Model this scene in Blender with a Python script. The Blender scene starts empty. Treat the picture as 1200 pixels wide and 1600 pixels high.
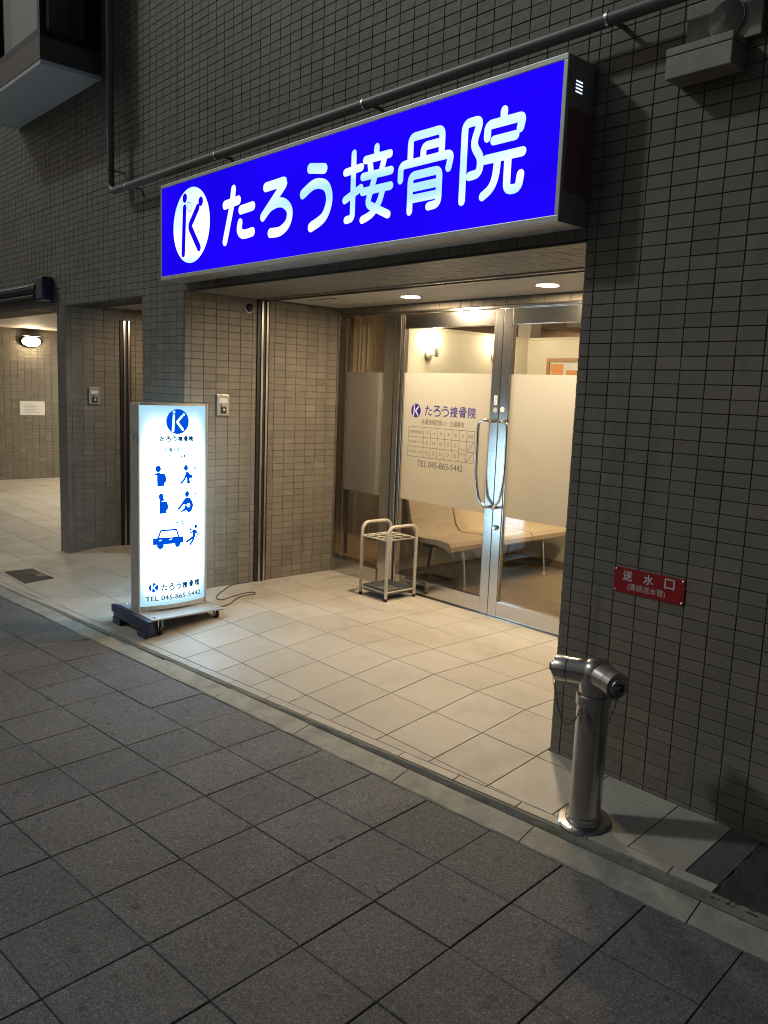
import bpy, bmesh, math, random
from mathutils import Vector, Matrix
random.seed(7)
SC = bpy.context.scene
COL = SC.collection

# ------------------------------------------------------------------ camera
CAM = Vector((2.0057, -2.8513, 1.4980))
YAW, PITCH, ROLL, FPX = 0.832673, -0.147149, 0.038895, 1290.25
def cam_axes():
    cy, sy, cp, sp = math.cos(YAW), math.sin(YAW), math.cos(PITCH), math.sin(PITCH)
    fw = Vector((-sy*cp, cy*cp, sp)); rt = Vector((cy, sy, 0)); up = rt.cross(fw)
    c, s = math.cos(ROLL), math.sin(ROLL)
    return rt*c + up*s, up*c - rt*s, fw
RT, UP, FW = cam_axes()
cd = bpy.data.cameras.new('camera')
cd.sensor_fit = 'VERTICAL'; cd.sensor_height = 24.0; cd.lens = FPX/1600*24.0
cd.clip_start = 0.05; cd.clip_end = 500
co = bpy.data.objects.new('camera', cd); COL.objects.link(co)
m = Matrix.Identity(4)
for i in range(3):
    m[i][0] = RT[i]; m[i][1] = UP[i]; m[i][2] = -FW[i]; m[i][3] = CAM[i]
co.matrix_world = m
SC.camera = co
def proj(P):
    d = Vector(P) - CAM; z = d.dot(FW)
    return 600 + FPX*d.dot(RT)/z, 800 - FPX*d.dot(UP)/z, z

# ------------------------------------------------------------------ world, sun, exposure
SUN_DIR = Vector((0.25, 0.175, -0.23)).normalized()      # the way the light travels
w = bpy.data.worlds.new('World'); SC.world = w; w.use_nodes = True
nt = w.node_tree; nt.nodes.clear()
sky = nt.nodes.new('ShaderNodeTexSky'); sky.sky_type = 'NISHITA'; sky.sun_disc = False
sky.sun_elevation = math.asin(-SUN_DIR.z)
sky.sun_rotation = math.atan2(-SUN_DIR.x, -SUN_DIR.y)
sky.air_density = 1.0; sky.dust_density = 4.0; sky.ozone_density = 1.0
hs = nt.nodes.new('ShaderNodeHueSaturation'); hs.inputs['Saturation'].default_value = 0.80
bg = nt.nodes.new('ShaderNodeBackground'); bg.inputs['Strength'].default_value = 0.0175
wo = nt.nodes.new('ShaderNodeOutputWorld')
nt.links.new(sky.outputs[0], hs.inputs['Color']); nt.links.new(hs.outputs[0], bg.inputs['Color'])
nt.links.new(bg.outputs[0], wo.inputs['Surface'])
sl = bpy.data.lights.new('sun', 'SUN'); sl.energy = 0.60; sl.angle = math.radians(3.2); sl.color = (0.90, 1.0, 0.95)
so = bpy.data.objects.new('sun', sl); COL.objects.link(so)
so.rotation_euler = SUN_DIR.to_track_quat('-Z', 'Y').to_euler(); so.location = (-6, -5, 8)
SC.view_settings.view_transform = 'Standard'; SC.view_settings.look = 'None'
SC.view_settings.exposure = 0.0; SC.view_settings.gamma = 1.0; SC.view_settings.use_curve_mapping = False
cy = SC.cycles
cy.use_denoising = True
try: cy.denoiser = 'OPENIMAGEDENOISE'
except Exception: pass
cy.max_bounces = 10; cy.diffuse_bounces = 4; cy.glossy_bounces = 5; cy.transmission_bounces = 6; cy.transparent_max_bounces = 16
cy.sample_clamp_indirect = 4.0; cy.caustics_reflective = False; cy.caustics_refractive = False
cy.use_light_tree = True
cy.pixel_filter_type = 'BLACKMAN_HARRIS'; cy.filter_width = 1.05

# ------------------------------------------------------------------ materials
MAT = {}
class NB:
    def __init__(s, name):
        s.m = bpy.data.materials.new(name); s.m.use_nodes = True; s.t = s.m.node_tree; s.t.nodes.clear()
        s.out = s.t.nodes.new('ShaderNodeOutputMaterial'); MAT[name] = s.m
    def n(s, typ, **kw):
        x = s.t.nodes.new(typ)
        for k, v in kw.items():
            if k in x.inputs: x.inputs[k].default_value = v
            else: setattr(x, k, v)
        return x
    def l(s, a, b): s.t.links.new(a, b)
    def coord(s, kind='Object', scale=(1, 1, 1)):
        tc = s.n('ShaderNodeTexCoord'); mp = s.n('ShaderNodeMapping'); mp.inputs['Scale'].default_value = scale
        s.l(tc.outputs[kind], mp.inputs['Vector']); return mp.outputs[0]
    def noise(s, vec, scale, detail=3, rough=0.6):
        x = s.n('ShaderNodeTexNoise', Scale=scale, Detail=detail, Roughness=rough); s.l(vec, x.inputs['Vector']); return x.outputs['Fac']
    def ramp(s, fac, stops):
        r = s.n('ShaderNodeValToRGB'); e = r.color_ramp.elements
        while len(e) < len(stops): e.new(0.5)
        for q, (p, c) in zip(e, stops):
            q.position = p; q.color = (c[0], c[1], c[2], 1) if len(c) == 3 else c
        s.l(fac, r.inputs[0]); return r.outputs[0]
    def mix(s, fac, a, b, mode='MIX'):
        x = s.n('ShaderNodeMix', data_type='RGBA', blend_type=mode)
        for v, i in ((fac, 0), (a, 6), (b, 7)):
            if isinstance(v, (int, float)): x.inputs[i].default_value = v
            elif isinstance(v, tuple): x.inputs[i].default_value = (v[0], v[1], v[2], 1)
            else: s.l(v, x.inputs[i])
        return x.outputs[2]
    def rand(s):
        g = s.n('ShaderNodeNewGeometry'); o = s.n('ShaderNodeObjectInfo')
        a = s.n('ShaderNodeMath', operation='ADD'); s.l(g.outputs['Random Per Island'], a.inputs[0]); s.l(o.outputs['Random'], a.inputs[1])
        f = s.n('ShaderNodeMath', operation='FRACT'); s.l(a.outputs[0], f.inputs[0]); return f.outputs[0]
    def bump(s, h, strength=0.2, dist=0.002):
        b = s.n('ShaderNodeBump', Strength=strength, Distance=dist); s.l(h, b.inputs['Height']); return b.outputs[0]
    def pbr(s, color, rough=0.5, metal=0.0, normal=None, spec=0.5, **kw):
        p = s.n('ShaderNodeBsdfPrincipled')
        if isinstance(color, tuple): p.inputs['Base Color'].default_value = (color[0], color[1], color[2], 1)
        else: s.l(color, p.inputs['Base Color'])
        if isinstance(rough, (int, float)): p.inputs['Roughness'].default_value = rough
        else: s.l(rough, p.inputs['Roughness'])
        p.inputs['Metallic'].default_value = metal; p.inputs['Specular IOR Level'].default_value = spec
        for k, v in kw.items(): p.inputs[k].default_value = v
        if normal is not None: s.l(normal, p.inputs['Normal'])
        s.l(p.outputs[0], s.out.inputs[0]); return p

def simple(name, c, rough=0.5, metal=0.0, var=0.12, nscale=14, bump=0.0, bscale=120, spec=0.5, coord='Object'):
    b = NB(name); v = b.coord(coord)
    n = b.noise(v, nscale, 4)
    lo = tuple(x*(1-var) for x in c); hi = tuple(min(1, x*(1+var)) for x in c)
    col = b.ramp(n, [(0.3, lo), (0.7, hi)])
    rr = b.n('ShaderNodeMapRange'); rr.inputs['To Min'].default_value = max(0.02, rough-0.07); rr.inputs['To Max'].default_value = min(1, rough+0.07)
    b.l(n, rr.inputs['Value'])
    nm = b.bump(b.noise(v, bscale, 2), bump, 0.002) if bump else None
    b.pbr(col, rr.outputs[0], metal, nm, spec); return b.m

def emit(name, c, strength, var=None):
    b = NB(name); e = b.n('ShaderNodeEmission', Strength=strength)
    if var:
        scale, lo, hi = var
        n = b.noise(b.coord('Object', scale), 1.0, 1, 0.4)
        b.l(b.ramp(n, [(0.38, lo), (0.62, hi)]), e.inputs['Color'])
    else: e.inputs['Color'].default_value = (*c, 1)
    b.l(e.outputs[0], b.out.inputs[0]); return b.m

def wall_tile_mat():
    b = NB('wall_tile'); v = b.coord('Object')
    tc = b.n('ShaderNodeNewGeometry'); pos = tc.outputs['Position']
    r = b.rand()
    base = b.ramp(r, [(0.0, (0.145, 0.122, 0.094)), (0.3, (0.186, 0.159, 0.124)), (0.6, (0.198, 0.169, 0.131)), (0.8, (0.174, 0.144, 0.113)), (1.0, (0.240, 0.208, 0.162))])
    sp = b.noise(pos, 420, 2)
    base = b.mix(b.ramp(sp, [(0.42, (0, 0, 0)), (0.68, (1, 1, 1))]), base, (0.25, 0.235, 0.19))
    big = b.noise(pos, 1.7, 4)
    base = b.mix(0.55, base, b.ramp(big, [(0.3, (0.72, 0.72, 0.72)), (0.7, (1.12, 1.12, 1.12))]), 'MULTIPLY')
    st = b.n('ShaderNodeMapping'); st.inputs['Scale'].default_value = (9, 9, 0.5); b.l(pos, st.inputs['Vector'])
    stn = b.noise(st.outputs[0], 1.0, 5)
    base = b.mix(b.ramp(stn, [(0.52, (0, 0, 0)), (0.78, (0.5, 0.5, 0.5))]), base, (0.07, 0.068, 0.058))
    nm = b.bump(b.noise(pos, 160, 3), 0.35, 0.0015)
    b.pbr(base, b.ramp(b.noise(pos, 30, 3), [(0.3, (0.42,)*3), (0.7, (0.62,)*3)]), 0, nm, 0.4)
wall_tile_mat()

def grout_mat(name, dark, lo, hi):
    b = NB(name); g = b.n('ShaderNodeNewGeometry'); pos = g.outputs['Position']
    n = b.noise(pos, 2.3, 3); fine = b.noise(pos, 40, 3)
    col = b.ramp(fine, [(0.3, tuple(x*0.6 for x in dark)), (0.7, tuple(x*1.3 for x in dark))])
    mask = b.ramp(n, [(lo, (0, 0, 0)), (hi, (1, 1, 1))])
    col = b.mix(mask, col, (0.33, 0.31, 0.27))
    b.pbr(col, 0.9)
grout_mat('grout', (0.072, 0.062, 0.051), 0.60, 0.72)
grout_mat('grout_sheltered', (0.140, 0.116, 0.092), 0.54, 0.66)

def paving_mat():
    b = NB('paving_slab'); g = b.n('ShaderNodeNewGeometry'); pos = g.outputs['Position']
    r = b.rand()
    base = b.ramp(r, [(0, (0.152, 0.152, 0.156)), (0.5, (0.164, 0.163, 0.167)), (1, (0.175, 0.174, 0.178))])
    vo = b.n('ShaderNodeTexVoronoi', Scale=230.0); b.l(pos, vo.inputs['Vector'])
    grains = b.ramp(vo.outputs['Color'], [(0.0, (0.45, 0.45, 0.45)), (0.55, (0.9, 0.9, 0.9)), (0.85, (1.25, 1.25, 1.25)), (1.0, (2.3, 2.2, 2.1))])
    base = b.mix(1.0, base, grains, 'MULTIPLY')
    big = b.noise(pos, 3.1, 5)
    base = b.mix(0.6, base, b.ramp(big, [(0.25, (0.66,)*3), (0.75, (1.2,)*3)]), 'MULTIPLY')
    sp = b.noise(pos, 17, 1)
    base = b.mix(b.ramp(sp, [(0.70, (0, 0, 0)), (0.72, (0.55,)*3)]), base, (0.06, 0.057, 0.053))
    sq = b.noise(pos, 11, 2)
    base = b.mix(b.ramp(sq, [(0.69, (0, 0, 0)), (0.76, (0.35,)*3)]), base, (0.26, 0.25, 0.24))
    h = b.mix(0.5, b.noise(pos, 300, 3), vo.outputs['Distance'])
    b.pbr(base, 0.78, 0, b.bump(h, 0.7, 0.003), 0.35)
paving_mat()

def floor_tile_mat():
    b = NB('floor_tile'); g = b.n('ShaderNodeNewGeometry'); pos = g.outputs['Position']
    r = b.rand()
    base = b.ramp(r, [(0, (0.445, 0.405, 0.345)), (0.5, (0.480, 0.438, 0.373)), (1, (0.505, 0.463, 0.397))])
    fine = b.noise(pos, 130, 4)
    base = b.mix(0.6, base, b.ramp(fine, [(0.3, (0.84,)*3), (0.7, (1.08,)*3)]), 'MULTIPLY')
    stain = b.noise(pos, 2.2, 6, 0.65)
    base = b.mix(b.ramp(stain, [(0.5, (0, 0, 0)), (0.75, (0.55,)*3)]), base, (0.29, 0.262, 0.215))
    sp = b.noise(pos, 60, 1)
    base = b.mix(b.ramp(sp, [(0.785, (0, 0, 0)), (0.80, (0.4,)*3)]), base, (0.17, 0.15, 0.13))
    h = b.mix(0.35, b.noise(pos, 95, 3), b.noise(pos, 320, 2))
    b.pbr(base, b.ramp(b.noise(pos, 9, 4), [(0.3, (0.44,)*3), (0.7, (0.62,)*3)]), 0, b.bump(h, 0.45, 0.0025), 0.45)
floor_tile_mat()

def concrete_mat(name, c, spread=0.3):
    b = NB(name); g = b.n('ShaderNodeNewGeometry'); pos = g.outputs['Position']
    a = b.noise(pos, 7, 6, 0.7); f = b.noise(pos, 180, 3)
    col = b.ramp(a, [(0.28, tuple(x*(1-spread) for x in c)), (0.55, c), (0.75, tuple(x*(1+spread*0.6) for x in c))])
    col = b.mix(0.5, col, b.ramp(f, [(0.3, (0.7,)*3), (0.7, (1.2,)*3)]), 'MULTIPLY')
    st = b.noise(pos, 16, 4)
    col = b.mix(b.ramp(st, [(0.60, (0, 0, 0)), (0.72, (0.6,)*3)]), col, tuple(x*0.45 for x in c))
    b.pbr(col, 0.85, 0, b.bump(b.mix(0.4, f, a), 0.6, 0.004), 0.3)
concrete_mat('kerb_concrete', (0.37, 0.36, 0.31), 0.35)
concrete_mat('mortar_lip', (0.26, 0.25, 0.21), 0.35)
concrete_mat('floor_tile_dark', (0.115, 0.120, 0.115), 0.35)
concrete_mat('asphalt', (0.060, 0.060, 0.062), 0.4)
concrete_mat('joint_dark', (0.048, 0.042, 0.036), 0.3)
concrete_mat('floor_joint', (0.085, 0.058, 0.042), 0.3)

def brushed(name, c, rough, horizontal=False):
    b = NB(name); v = b.coord('Object', (3, 3, 260) if horizontal else (260, 260, 3))
    n = b.noise(v, 1.0, 3)
    v2 = b.coord('Object', (1, 1, 2.2)); wob = b.noise(v2, 2.0, 2)
    col = b.ramp(n, [(0.3, tuple(x*0.93 for x in c)), (0.7, c)])
    rr = b.n('ShaderNodeMapRange'); rr.inputs['To Min'].default_value = rough*0.75; rr.inputs['To Max'].default_value = rough*1.3
    b.l(n, rr.inputs['Value'])
    nm = b.bump(b.mix(0.75, n, wob), 0.05, 0.01)
    b.pbr(col, rr.outputs[0], 1.0, nm)
brushed('stainless', (0.60, 0.58, 0.55), 0.23)
brushed('stainless_rail', (0.60, 0.58, 0.55), 0.20, True)
brushed('pipe_steel', (0.52, 0.50, 0.48), 0.22)
simple('chrome', (0.78, 0.77, 0.75), 0.08, 1.0, 0.03)
simple('aluminium', (0.60, 0.60, 0.59), 0.42, 0.45, 0.10, 25)
simple('sign_housing', (0.36, 0.36, 0.35), 0.42, 0.25, 0.12, 18, 0.05)
simple('sign_sticker', (0.24, 0.12, 0.11), 0.5, 0, 0.15, 30)
simple('dark_metal', (0.028, 0.028, 0.030), 0.45, 0.4, 0.2)
simple('black_rubber', (0.015, 0.015, 0.016), 0.7, 0, 0.2)
simple('blue_plastic', (0.018, 0.030, 0.085), 0.42, 0, 0.2, 22, 0.1)
simple('cart_plate', (0.50, 0.50, 0.50), 0.42, 0.35, 0.10, 30)
simple('ivory_paint', (0.55, 0.51, 0.44), 0.42, 0, 0.10, 26, 0.08)
simple('rack_tray', (0.13, 0.13, 0.13), 0.5, 0.1, 0.2, 30)
simple('red_plate', (0.33, 0.012, 0.018), 0.38, 0, 0.10, 12)
simple('white_print', (0.66, 0.66, 0.64), 0.5, 0, 0.03)
simple('screw_steel', (0.65, 0.65, 0.64), 0.3, 1.0, 0.05)
simple('grey_pvc', (0.16, 0.15, 0.15), 0.42, 0, 0.12, 9)
simple('vent_paint', (0.29, 0.275, 0.24), 0.5, 0.1, 0.18, 14, 0.05)
simple('ceiling_board', (0.50, 0.47, 0.42), 0.7, 0, 0.06, 8, 0.05)
simple('bay_panel', (0.62, 0.64, 0.66), 0.45, 0, 0.05)
simple('bay_brown', (0.11, 0.085, 0.07), 0.5, 0.1, 0.15)
simple('bay_frame', (0.02, 0.02, 0.028), 0.4, 0.4, 0.1)
simple('bay_blind', (0.16, 0.19, 0.15), 0.7, 0, 0.12, 5)
simple('interior_wall', (0.66, 0.62, 0.52), 0.65, 0, 0.03, 6, 0.04, 300)
simple('interior_brown', (0.30, 0.20, 0.12), 0.6, 0, 0.2, 7)
simple('interior_ceiling', (0.60, 0.54, 0.44), 0.7, 0, 0.05)
simple('wood_step', (0.45, 0.29, 0.14), 0.45, 0, 0.2, 8)
simple('frame_wood', (0.36, 0.18, 0.07), 0.45, 0, 0.2, 20)
simple('paper_white', (0.72, 0.71, 0.68), 0.7, 0, 0.04)
simple('paper_orange', (0.70, 0.30, 0.10), 0.7, 0, 0.15, 30)
simple('paper_grey', (0.32, 0.33, 0.38), 0.7, 0, 0.15)
def curtain_mat():
    b = NB('curtain_cloth'); v = b.coord('Object'); n = b.noise(v, 60, 3)
    col = b.ramp(n, [(0.3, (0.46, 0.35, 0.23)), (0.7, (0.58, 0.46, 0.31))])
    d = b.n('ShaderNodeBsdfDiffuse'); t = b.n('ShaderNodeBsdfTranslucent'); b.l(col, d.inputs[0]); b.l(col, t.inputs[0])
    mx = b.n('ShaderNodeMixShader'); mx.inputs[0].default_value = 0.35; b.l(d.outputs[0], mx.inputs[1]); b.l(t.outputs[0], mx.inputs[2]); b.l(mx.outputs[0], b.out.inputs[0])
curtain_mat()
simple('door_brown', (0.10, 0.06, 0.04), 0.45, 0, 0.2)
simple('switch_plate', (0.42, 0.41, 0.38), 0.35, 0.6, 0.06)
simple('print_navy', (0.020, 0.012, 0.22), 0.5, 0, 0.03)
simple('print_ink', (0.10, 0.075, 0.09), 0.6, 0, 0.05)
simple('awning_dark', (0.012, 0.016, 0.035), 0.4, 0.1, 0.2)
simple('grate_metal', (0.085, 0.08, 0.075), 0.55, 0.5, 0.2)
simple('cord_rubber', (0.06, 0.055, 0.05), 0.5, 0, 0.1)

def bench_mat():
    b = NB('bench_cloth'); v = b.coord('Object', (1, 1, 1))
    wv = b.n('ShaderNodeTexWave', Scale=17.0, Distortion=9.0, Detail=1.0); wv.bands_direction = 'DIAGONAL'
    wv.inputs['Detail Scale'].default_value = 2.5; b.l(v, wv.inputs['Vector'])
    col = b.ramp(wv.outputs['Fac'], [(0.2, (0.68, 0.53, 0.385)), (0.8, (0.74, 0.59, 0.44))])
    b.pbr(col, 0.55, 0, b.bump(wv.outputs['Fac'], 0.2, 0.002), 0.4)
bench_mat()
def wood_floor():
    b = NB('interior_floor'); v = b.coord('Object', (1, 1, 1))
    n = b.noise(v, 3, 5); col = b.ramp(n, [(0.3, (0.30, 0.215, 0.13)), (0.7, (0.40, 0.295, 0.185))])
    b.pbr(col, 0.32, 0, None, 0.5)
wood_floor()
def glass_mat():
    b = NB('clear_glass'); t = b.n('ShaderNodeBsdfTransparent'); t.inputs[0].default_value = (0.93, 0.95, 0.94, 1)
    g = b.n('ShaderNodeBsdfGlossy'); g.inputs['Roughness'].default_value = 0.0
    f = b.n('ShaderNodeFresnel')
    ge = b.n('ShaderNodeNewGeometry'); io = b.n('ShaderNodeMapRange'); io.inputs['To Min'].default_value = 1.52; io.inputs['To Max'].default_value = 1/1.52
    b.l(ge.outputs['Backfacing'], io.inputs['Value']); b.l(io.outputs[0], f.inputs['IOR'])   # same reflectance on both faces of the pane
    mx = b.n('ShaderNodeMixShader'); b.l(f.outputs[0], mx.inputs[0]); b.l(t.outputs[0], mx.inputs[1]); b.l(g.outputs[0], mx.inputs[2])
    b.l(mx.outputs[0], b.out.inputs[0])
glass_mat()
def frost_mat():
    b = NB('frosted_film'); t = b.n('ShaderNodeBsdfTranslucent'); t.inputs[0].default_value = (0.86, 0.84, 0.80, 1)
    d = b.n('ShaderNodeBsdfDiffuse'); d.inputs[0].default_value = (0.62, 0.60, 0.56, 1)
    mx = b.n('ShaderNodeMixShader'); mx.inputs[0].default_value = 0.22; b.l(t.outputs[0], mx.inputs[1]); b.l(d.outputs[0], mx.inputs[2])
    b.l(mx.outputs[0], b.out.inputs[0])
frost_mat()
# things that give off light
emit('sign_blue', None, 1.0, ((0.9, 1, 2.2), (0.010, 0.001, 0.86), (0.014, 0.001, 1.05)))
emit('sign_white', None, 1.2, ((0.5, 1, 5.0), (0.40, 0.72, 0.95), (1.05, 1.10, 1.12)))
def panel_mat():
    # tubes inside the box: bright in the middle, weaker along the rim of the panel
    b = NB('panel_white'); tc = b.n('ShaderNodeTexCoord'); sp = b.n('ShaderNodeSeparateXYZ'); b.l(tc.outputs['Object'], sp.inputs[0])
    def edge(out, lo, hi, wd, wl=None):
        a = b.n('ShaderNodeMapRange', interpolation_type='SMOOTHSTEP'); a.inputs['From Min'].default_value = lo-0.02; a.inputs['From Max'].default_value = lo+(wl or wd); b.l(out, a.inputs['Value'])
        c = b.n('ShaderNodeMapRange', interpolation_type='SMOOTHSTEP'); c.inputs['From Min'].default_value = hi+0.02; c.inputs['From Max'].default_value = hi-wd; b.l(out, c.inputs['Value'])
        m_ = b.n('ShaderNodeMath', operation='MULTIPLY'); b.l(a.outputs[0], m_.inputs[0]); b.l(c.outputs[0], m_.inputs[1]); return m_.outputs[0]
    m_ = b.n('ShaderNodeMath', operation='MULTIPLY'); b.l(edge(sp.outputs[1], -.546, -.084, .10), m_.inputs[0]); b.l(edge(sp.outputs[2], .068, 1.346, .46, .28), m_.inputs[1])
    sq = b.n('ShaderNodeMath', operation='POWER'); sq.inputs[1].default_value = 1.5; b.l(m_.outputs[0], sq.inputs[0])
    col = b.ramp(m_.outputs[0], [(0.0, (.40, .74, .95)), (0.12, (.70, .95, 1.0)), (0.35, (.62, .90, 1.0)), (1.0, (.42, .72, 1.0))])
    st = b.n('ShaderNodeMapRange'); st.inputs['To Min'].default_value = 1.0; st.inputs['To Max'].default_value = 12.0; b.l(sq.outputs[0], st.inputs['Value'])
    e = b.n('ShaderNodeEmission'); b.l(col, e.inputs['Color']); b.l(st.outputs[0], e.inputs['Strength']); b.l(e.outputs[0], b.out.inputs[0])
panel_mat()
emit('panel_blue', (0.0, 0.085, 0.72), 1.0)
emit('panel_ink', (0.01, 0.09, 0.26), 0.6)
emit('panel_faint', (0.10, 0.42, 0.60), 1.0)
emit('downlight_glow', (1.0, 0.77, 0.51), 900.0)
emit('room_light', (1.0, 0.78, 0.52), 330.0)
emit('bulb', (1.0, 0.80, 0.50), 90.0)
emit('corridor_bulb', (1.0, 0.78, 0.50), 110.0)
emit('passage_light', (1.0, 0.89, 0.70), 1150.0)
emit('recess_light', (1.0, 0.76, 0.50), 400.0)
emit('vent_glow', (0.72, 0.85, 1.0), 1.6)

# ------------------------------------------------------------------ builders
class MB:
    def __init__(s): s.v = []; s.f = []
    def quad(s, a, b, c, d):
        n = len(s.v); s.v += [tuple(a), tuple(b), tuple(c), tuple(d)]; s.f.append((n, n+1, n+2, n+3)); return s
    def box(s, x0, x1, y0, y1, z0, z1, bev=0.0):
        if bev:
            n0 = len(s.v); bm = bmesh.new()
            bmesh.ops.create_cube(bm, size=1.0)
            for q in bm.verts: q.co = Vector(((x0+x1)/2+q.co.x*(x1-x0), (y0+y1)/2+q.co.y*(y1-y0), (z0+z1)/2+q.co.z*(z1-z0)))
            bmesh.ops.bevel(bm, geom=list(bm.edges), offset=bev, segments=2, affect='EDGES', profile=0.6)
            bm.verts.index_update()
            s.v += [tuple(q.co) for q in bm.verts]; s.f += [tuple(n0+q.index for q in fc.verts) for fc in bm.faces]
            bm.free(); return s
        n = len(s.v)
        s.v += [(x0, y0, z0), (x1, y0, z0), (x1, y1, z0), (x0, y1, z0), (x0, y0, z1), (x1, y0, z1), (x1, y1, z1), (x0, y1, z1)]
        s.f += [tuple(n+i for i in q) for q in ((0, 3, 2, 1), (4, 5, 6, 7), (0, 1, 5, 4), (1, 2, 6, 5), (2, 3, 7, 6), (3, 0, 4, 7))]
        return s
    def tube(s, path, r, seg=10, caps=True):
        P = [Vector(p) for p in path]; rings = []; ref = None
        for i, p in enumerate(P):
            if i == 0: t = P[1]-P[0]
            elif i == len(P)-1: t = P[-1]-P[-2]
            else: t = (P[i+1]-P[i]).normalized() + (P[i]-P[i-1]).normalized()
            t.normalize()
            if ref is None:
                ref = Vector((0, 0, 1)) if abs(t.z) < 0.9 else Vector((1, 0, 0))
            a = (ref - t*ref.dot(t)).normalized(); ref = a; c = t.cross(a)
            rr = r[i] if isinstance(r, (list, tuple)) else r
            base = len(s.v); rings.append(base)
            for k in range(seg):
                an = 2*math.pi*k/seg; s.v.append(tuple(p + (a*math.cos(an) + c*math.sin(an))*rr))
        for i in range(len(P)-1):
            for k in range(seg):
                k2 = (k+1) % seg
                s.f.append((rings[i]+k, rings[i]+k2, rings[i+1]+k2, rings[i+1]+k))
        if caps:
            s.f.append(tuple(rings[0]+k for k in reversed(range(seg)))); s.f.append(tuple(rings[-1]+k for k in range(seg)))
        return s
    def lathe(s, prof, c, axis=(0, 0, 1), seg=28):
        ax = Vector(axis).normalized(); ref = Vector((0, 0, 1)) if abs(ax.z) < 0.9 else Vector((1, 0, 0))
        a = (ref-ax*ref.dot(ax)).normalized(); b2 = ax.cross(a); c = Vector(c); rings = []
        for r, h in prof:
            rings.append(len(s.v))
            for k in range(seg):
                an = 2*math.pi*k/seg; s.v.append(tuple(c + ax*h + (a*math.cos(an)+b2*math.sin(an))*max(r, 1e-5)))
        for i in range(len(prof)-1):
            for k in range(seg):
                k2 = (k+1) % seg; s.f.append((rings[i]+k, rings[i]+k2, rings[i+1]+k2, rings[i+1]+k))
        s.f.append(tuple(rings[0]+k for k in reversed(range(seg)))); s.f.append(tuple(rings[-1]+k for k in range(seg)))
        return s
    def add(s, verts, faces):
        n = len(s.v); s.v += [tuple(q) for q in verts]; s.f += [tuple(n+i for i in q) for q in faces]; return s
    def mesh(s, name, mat, smooth=False):
        me = bpy.data.meshes.new(name); me.from_pydata(s.v, [], s.f); me.validate()
        me.materials.append(MAT[mat] if isinstance(mat, str) else mat)
        if smooth:
            for p in me.polygons: p.use_smooth = True
            try: me.set_sharp_from_angle(angle=math.radians(38))
            except Exception: pass
        me.update(); return me
    def build(s, name, mat, parent=None, smooth=False, kind=None, label=None, cat=None, group=None):
        o = bpy.data.objects.new(name, s.mesh(name, mat, smooth)); COL.objects.link(o)
        if parent is not None: o.parent = parent; o.matrix_parent_inverse = parent.matrix_world.inverted()
        if kind: o['kind'] = kind
        if label: o['label'] = label
        if cat: o['category'] = cat
        if group: o['group'] = group
        return o

def thing(name, label, cat, loc=(0, 0, 0), group=None):
    o = bpy.data.objects.new(name, None); COL.objects.link(o); o.empty_display_size = 0.1
    o.location = loc; o.matrix_world = Matrix.Translation(loc)
    o['label'] = label; o['category'] = cat
    if group: o['group'] = group
    return o
def subempty(name, parent, loc=(0, 0, 0), label=None):
    o = bpy.data.objects.new(name, None); COL.objects.link(o); o.empty_display_size = 0.05
    o.matrix_world = Matrix.Translation(loc)
    o.parent = parent; o.matrix_parent_inverse = parent.matrix_world.inverted()
    if label: o['label'] = label
    return o
def fix(o, loc):
    return o

# rounded polyline strokes (for round gothic lettering)
def catmull(pts, n=7):
    if len(pts) < 3: return pts
    P = [pts[0]] + list(pts) + [pts[-1]]; out = []
    for i in range(1, len(P)-2):
        p0, p1, p2, p3 = P[i-1], P[i], P[i+1], P[i+2]
        for k in range(n):
            t = k/n; t2 = t*t; t3 = t2*t
            out.append(tuple(0.5*((2*p1[j]) + (-p0[j]+p2[j])*t + (2*p0[j]-5*p1[j]+4*p2[j]-p3[j])*t2 + (-p0[j]+3*p1[j]-3*p2[j]+p3[j])*t3) for j in (0, 1)))
    out.append(pts[-1]); return out
def fillet(pts, r, n=5):
    if len(pts) < 3: return list(pts)
    out = [pts[0]]
    for i in range(1, len(pts)-1):
        a, b, c = Vector(pts[i-1]), Vector(pts[i]), Vector(pts[i+1])
        u, v = (a-b), (c-b); d = min(r, u.length*0.45, v.length*0.45)
        p, q = b+u.normalized()*d, b+v.normalized()*d
        for k in range(n+1):
            t = k/n; out.append(tuple((1-t)**2*p + 2*t*(1-t)*b + t*t*q))
    out.append(pts[-1]); return out
def stroke2d(pts, wd, capn=6):
    h = wd/2; P = [Vector((p[0], p[1])) for p in pts]; L, R = [], []
    for i, p in enumerate(P):
        t = (P[min(i+1, len(P)-1)]-P[max(i-1, 0)]).normalized(); nn = Vector((-t.y, t.x))
        L.append(p+nn*h); R.append(p-nn*h)
    v = [tuple(q) for q in L+R]; n = len(P)
    f = [(n+i, n+i+1, i+1, i) for i in range(n-1)]
    for end in (0, 1):
        p = P[-1] if end else P[0]
        t = (P[-1]-P[-2]).normalized() if end else (P[0]-P[1]).normalized()
        a0 = math.atan2(t.y, t.x) - math.pi/2
        base = len(v); cap = []
        for k in range(1, capn):
            an = a0 + math.pi*k/capn; v.append((p.x+math.cos(an)*h, p.y+math.sin(an)*h)); cap.append(base+k-1)
        if end: f.append(tuple([n+n-1] + cap + [n-1]))
        else: f.append(tuple([0] + cap + [n]))
    return v, f
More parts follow.
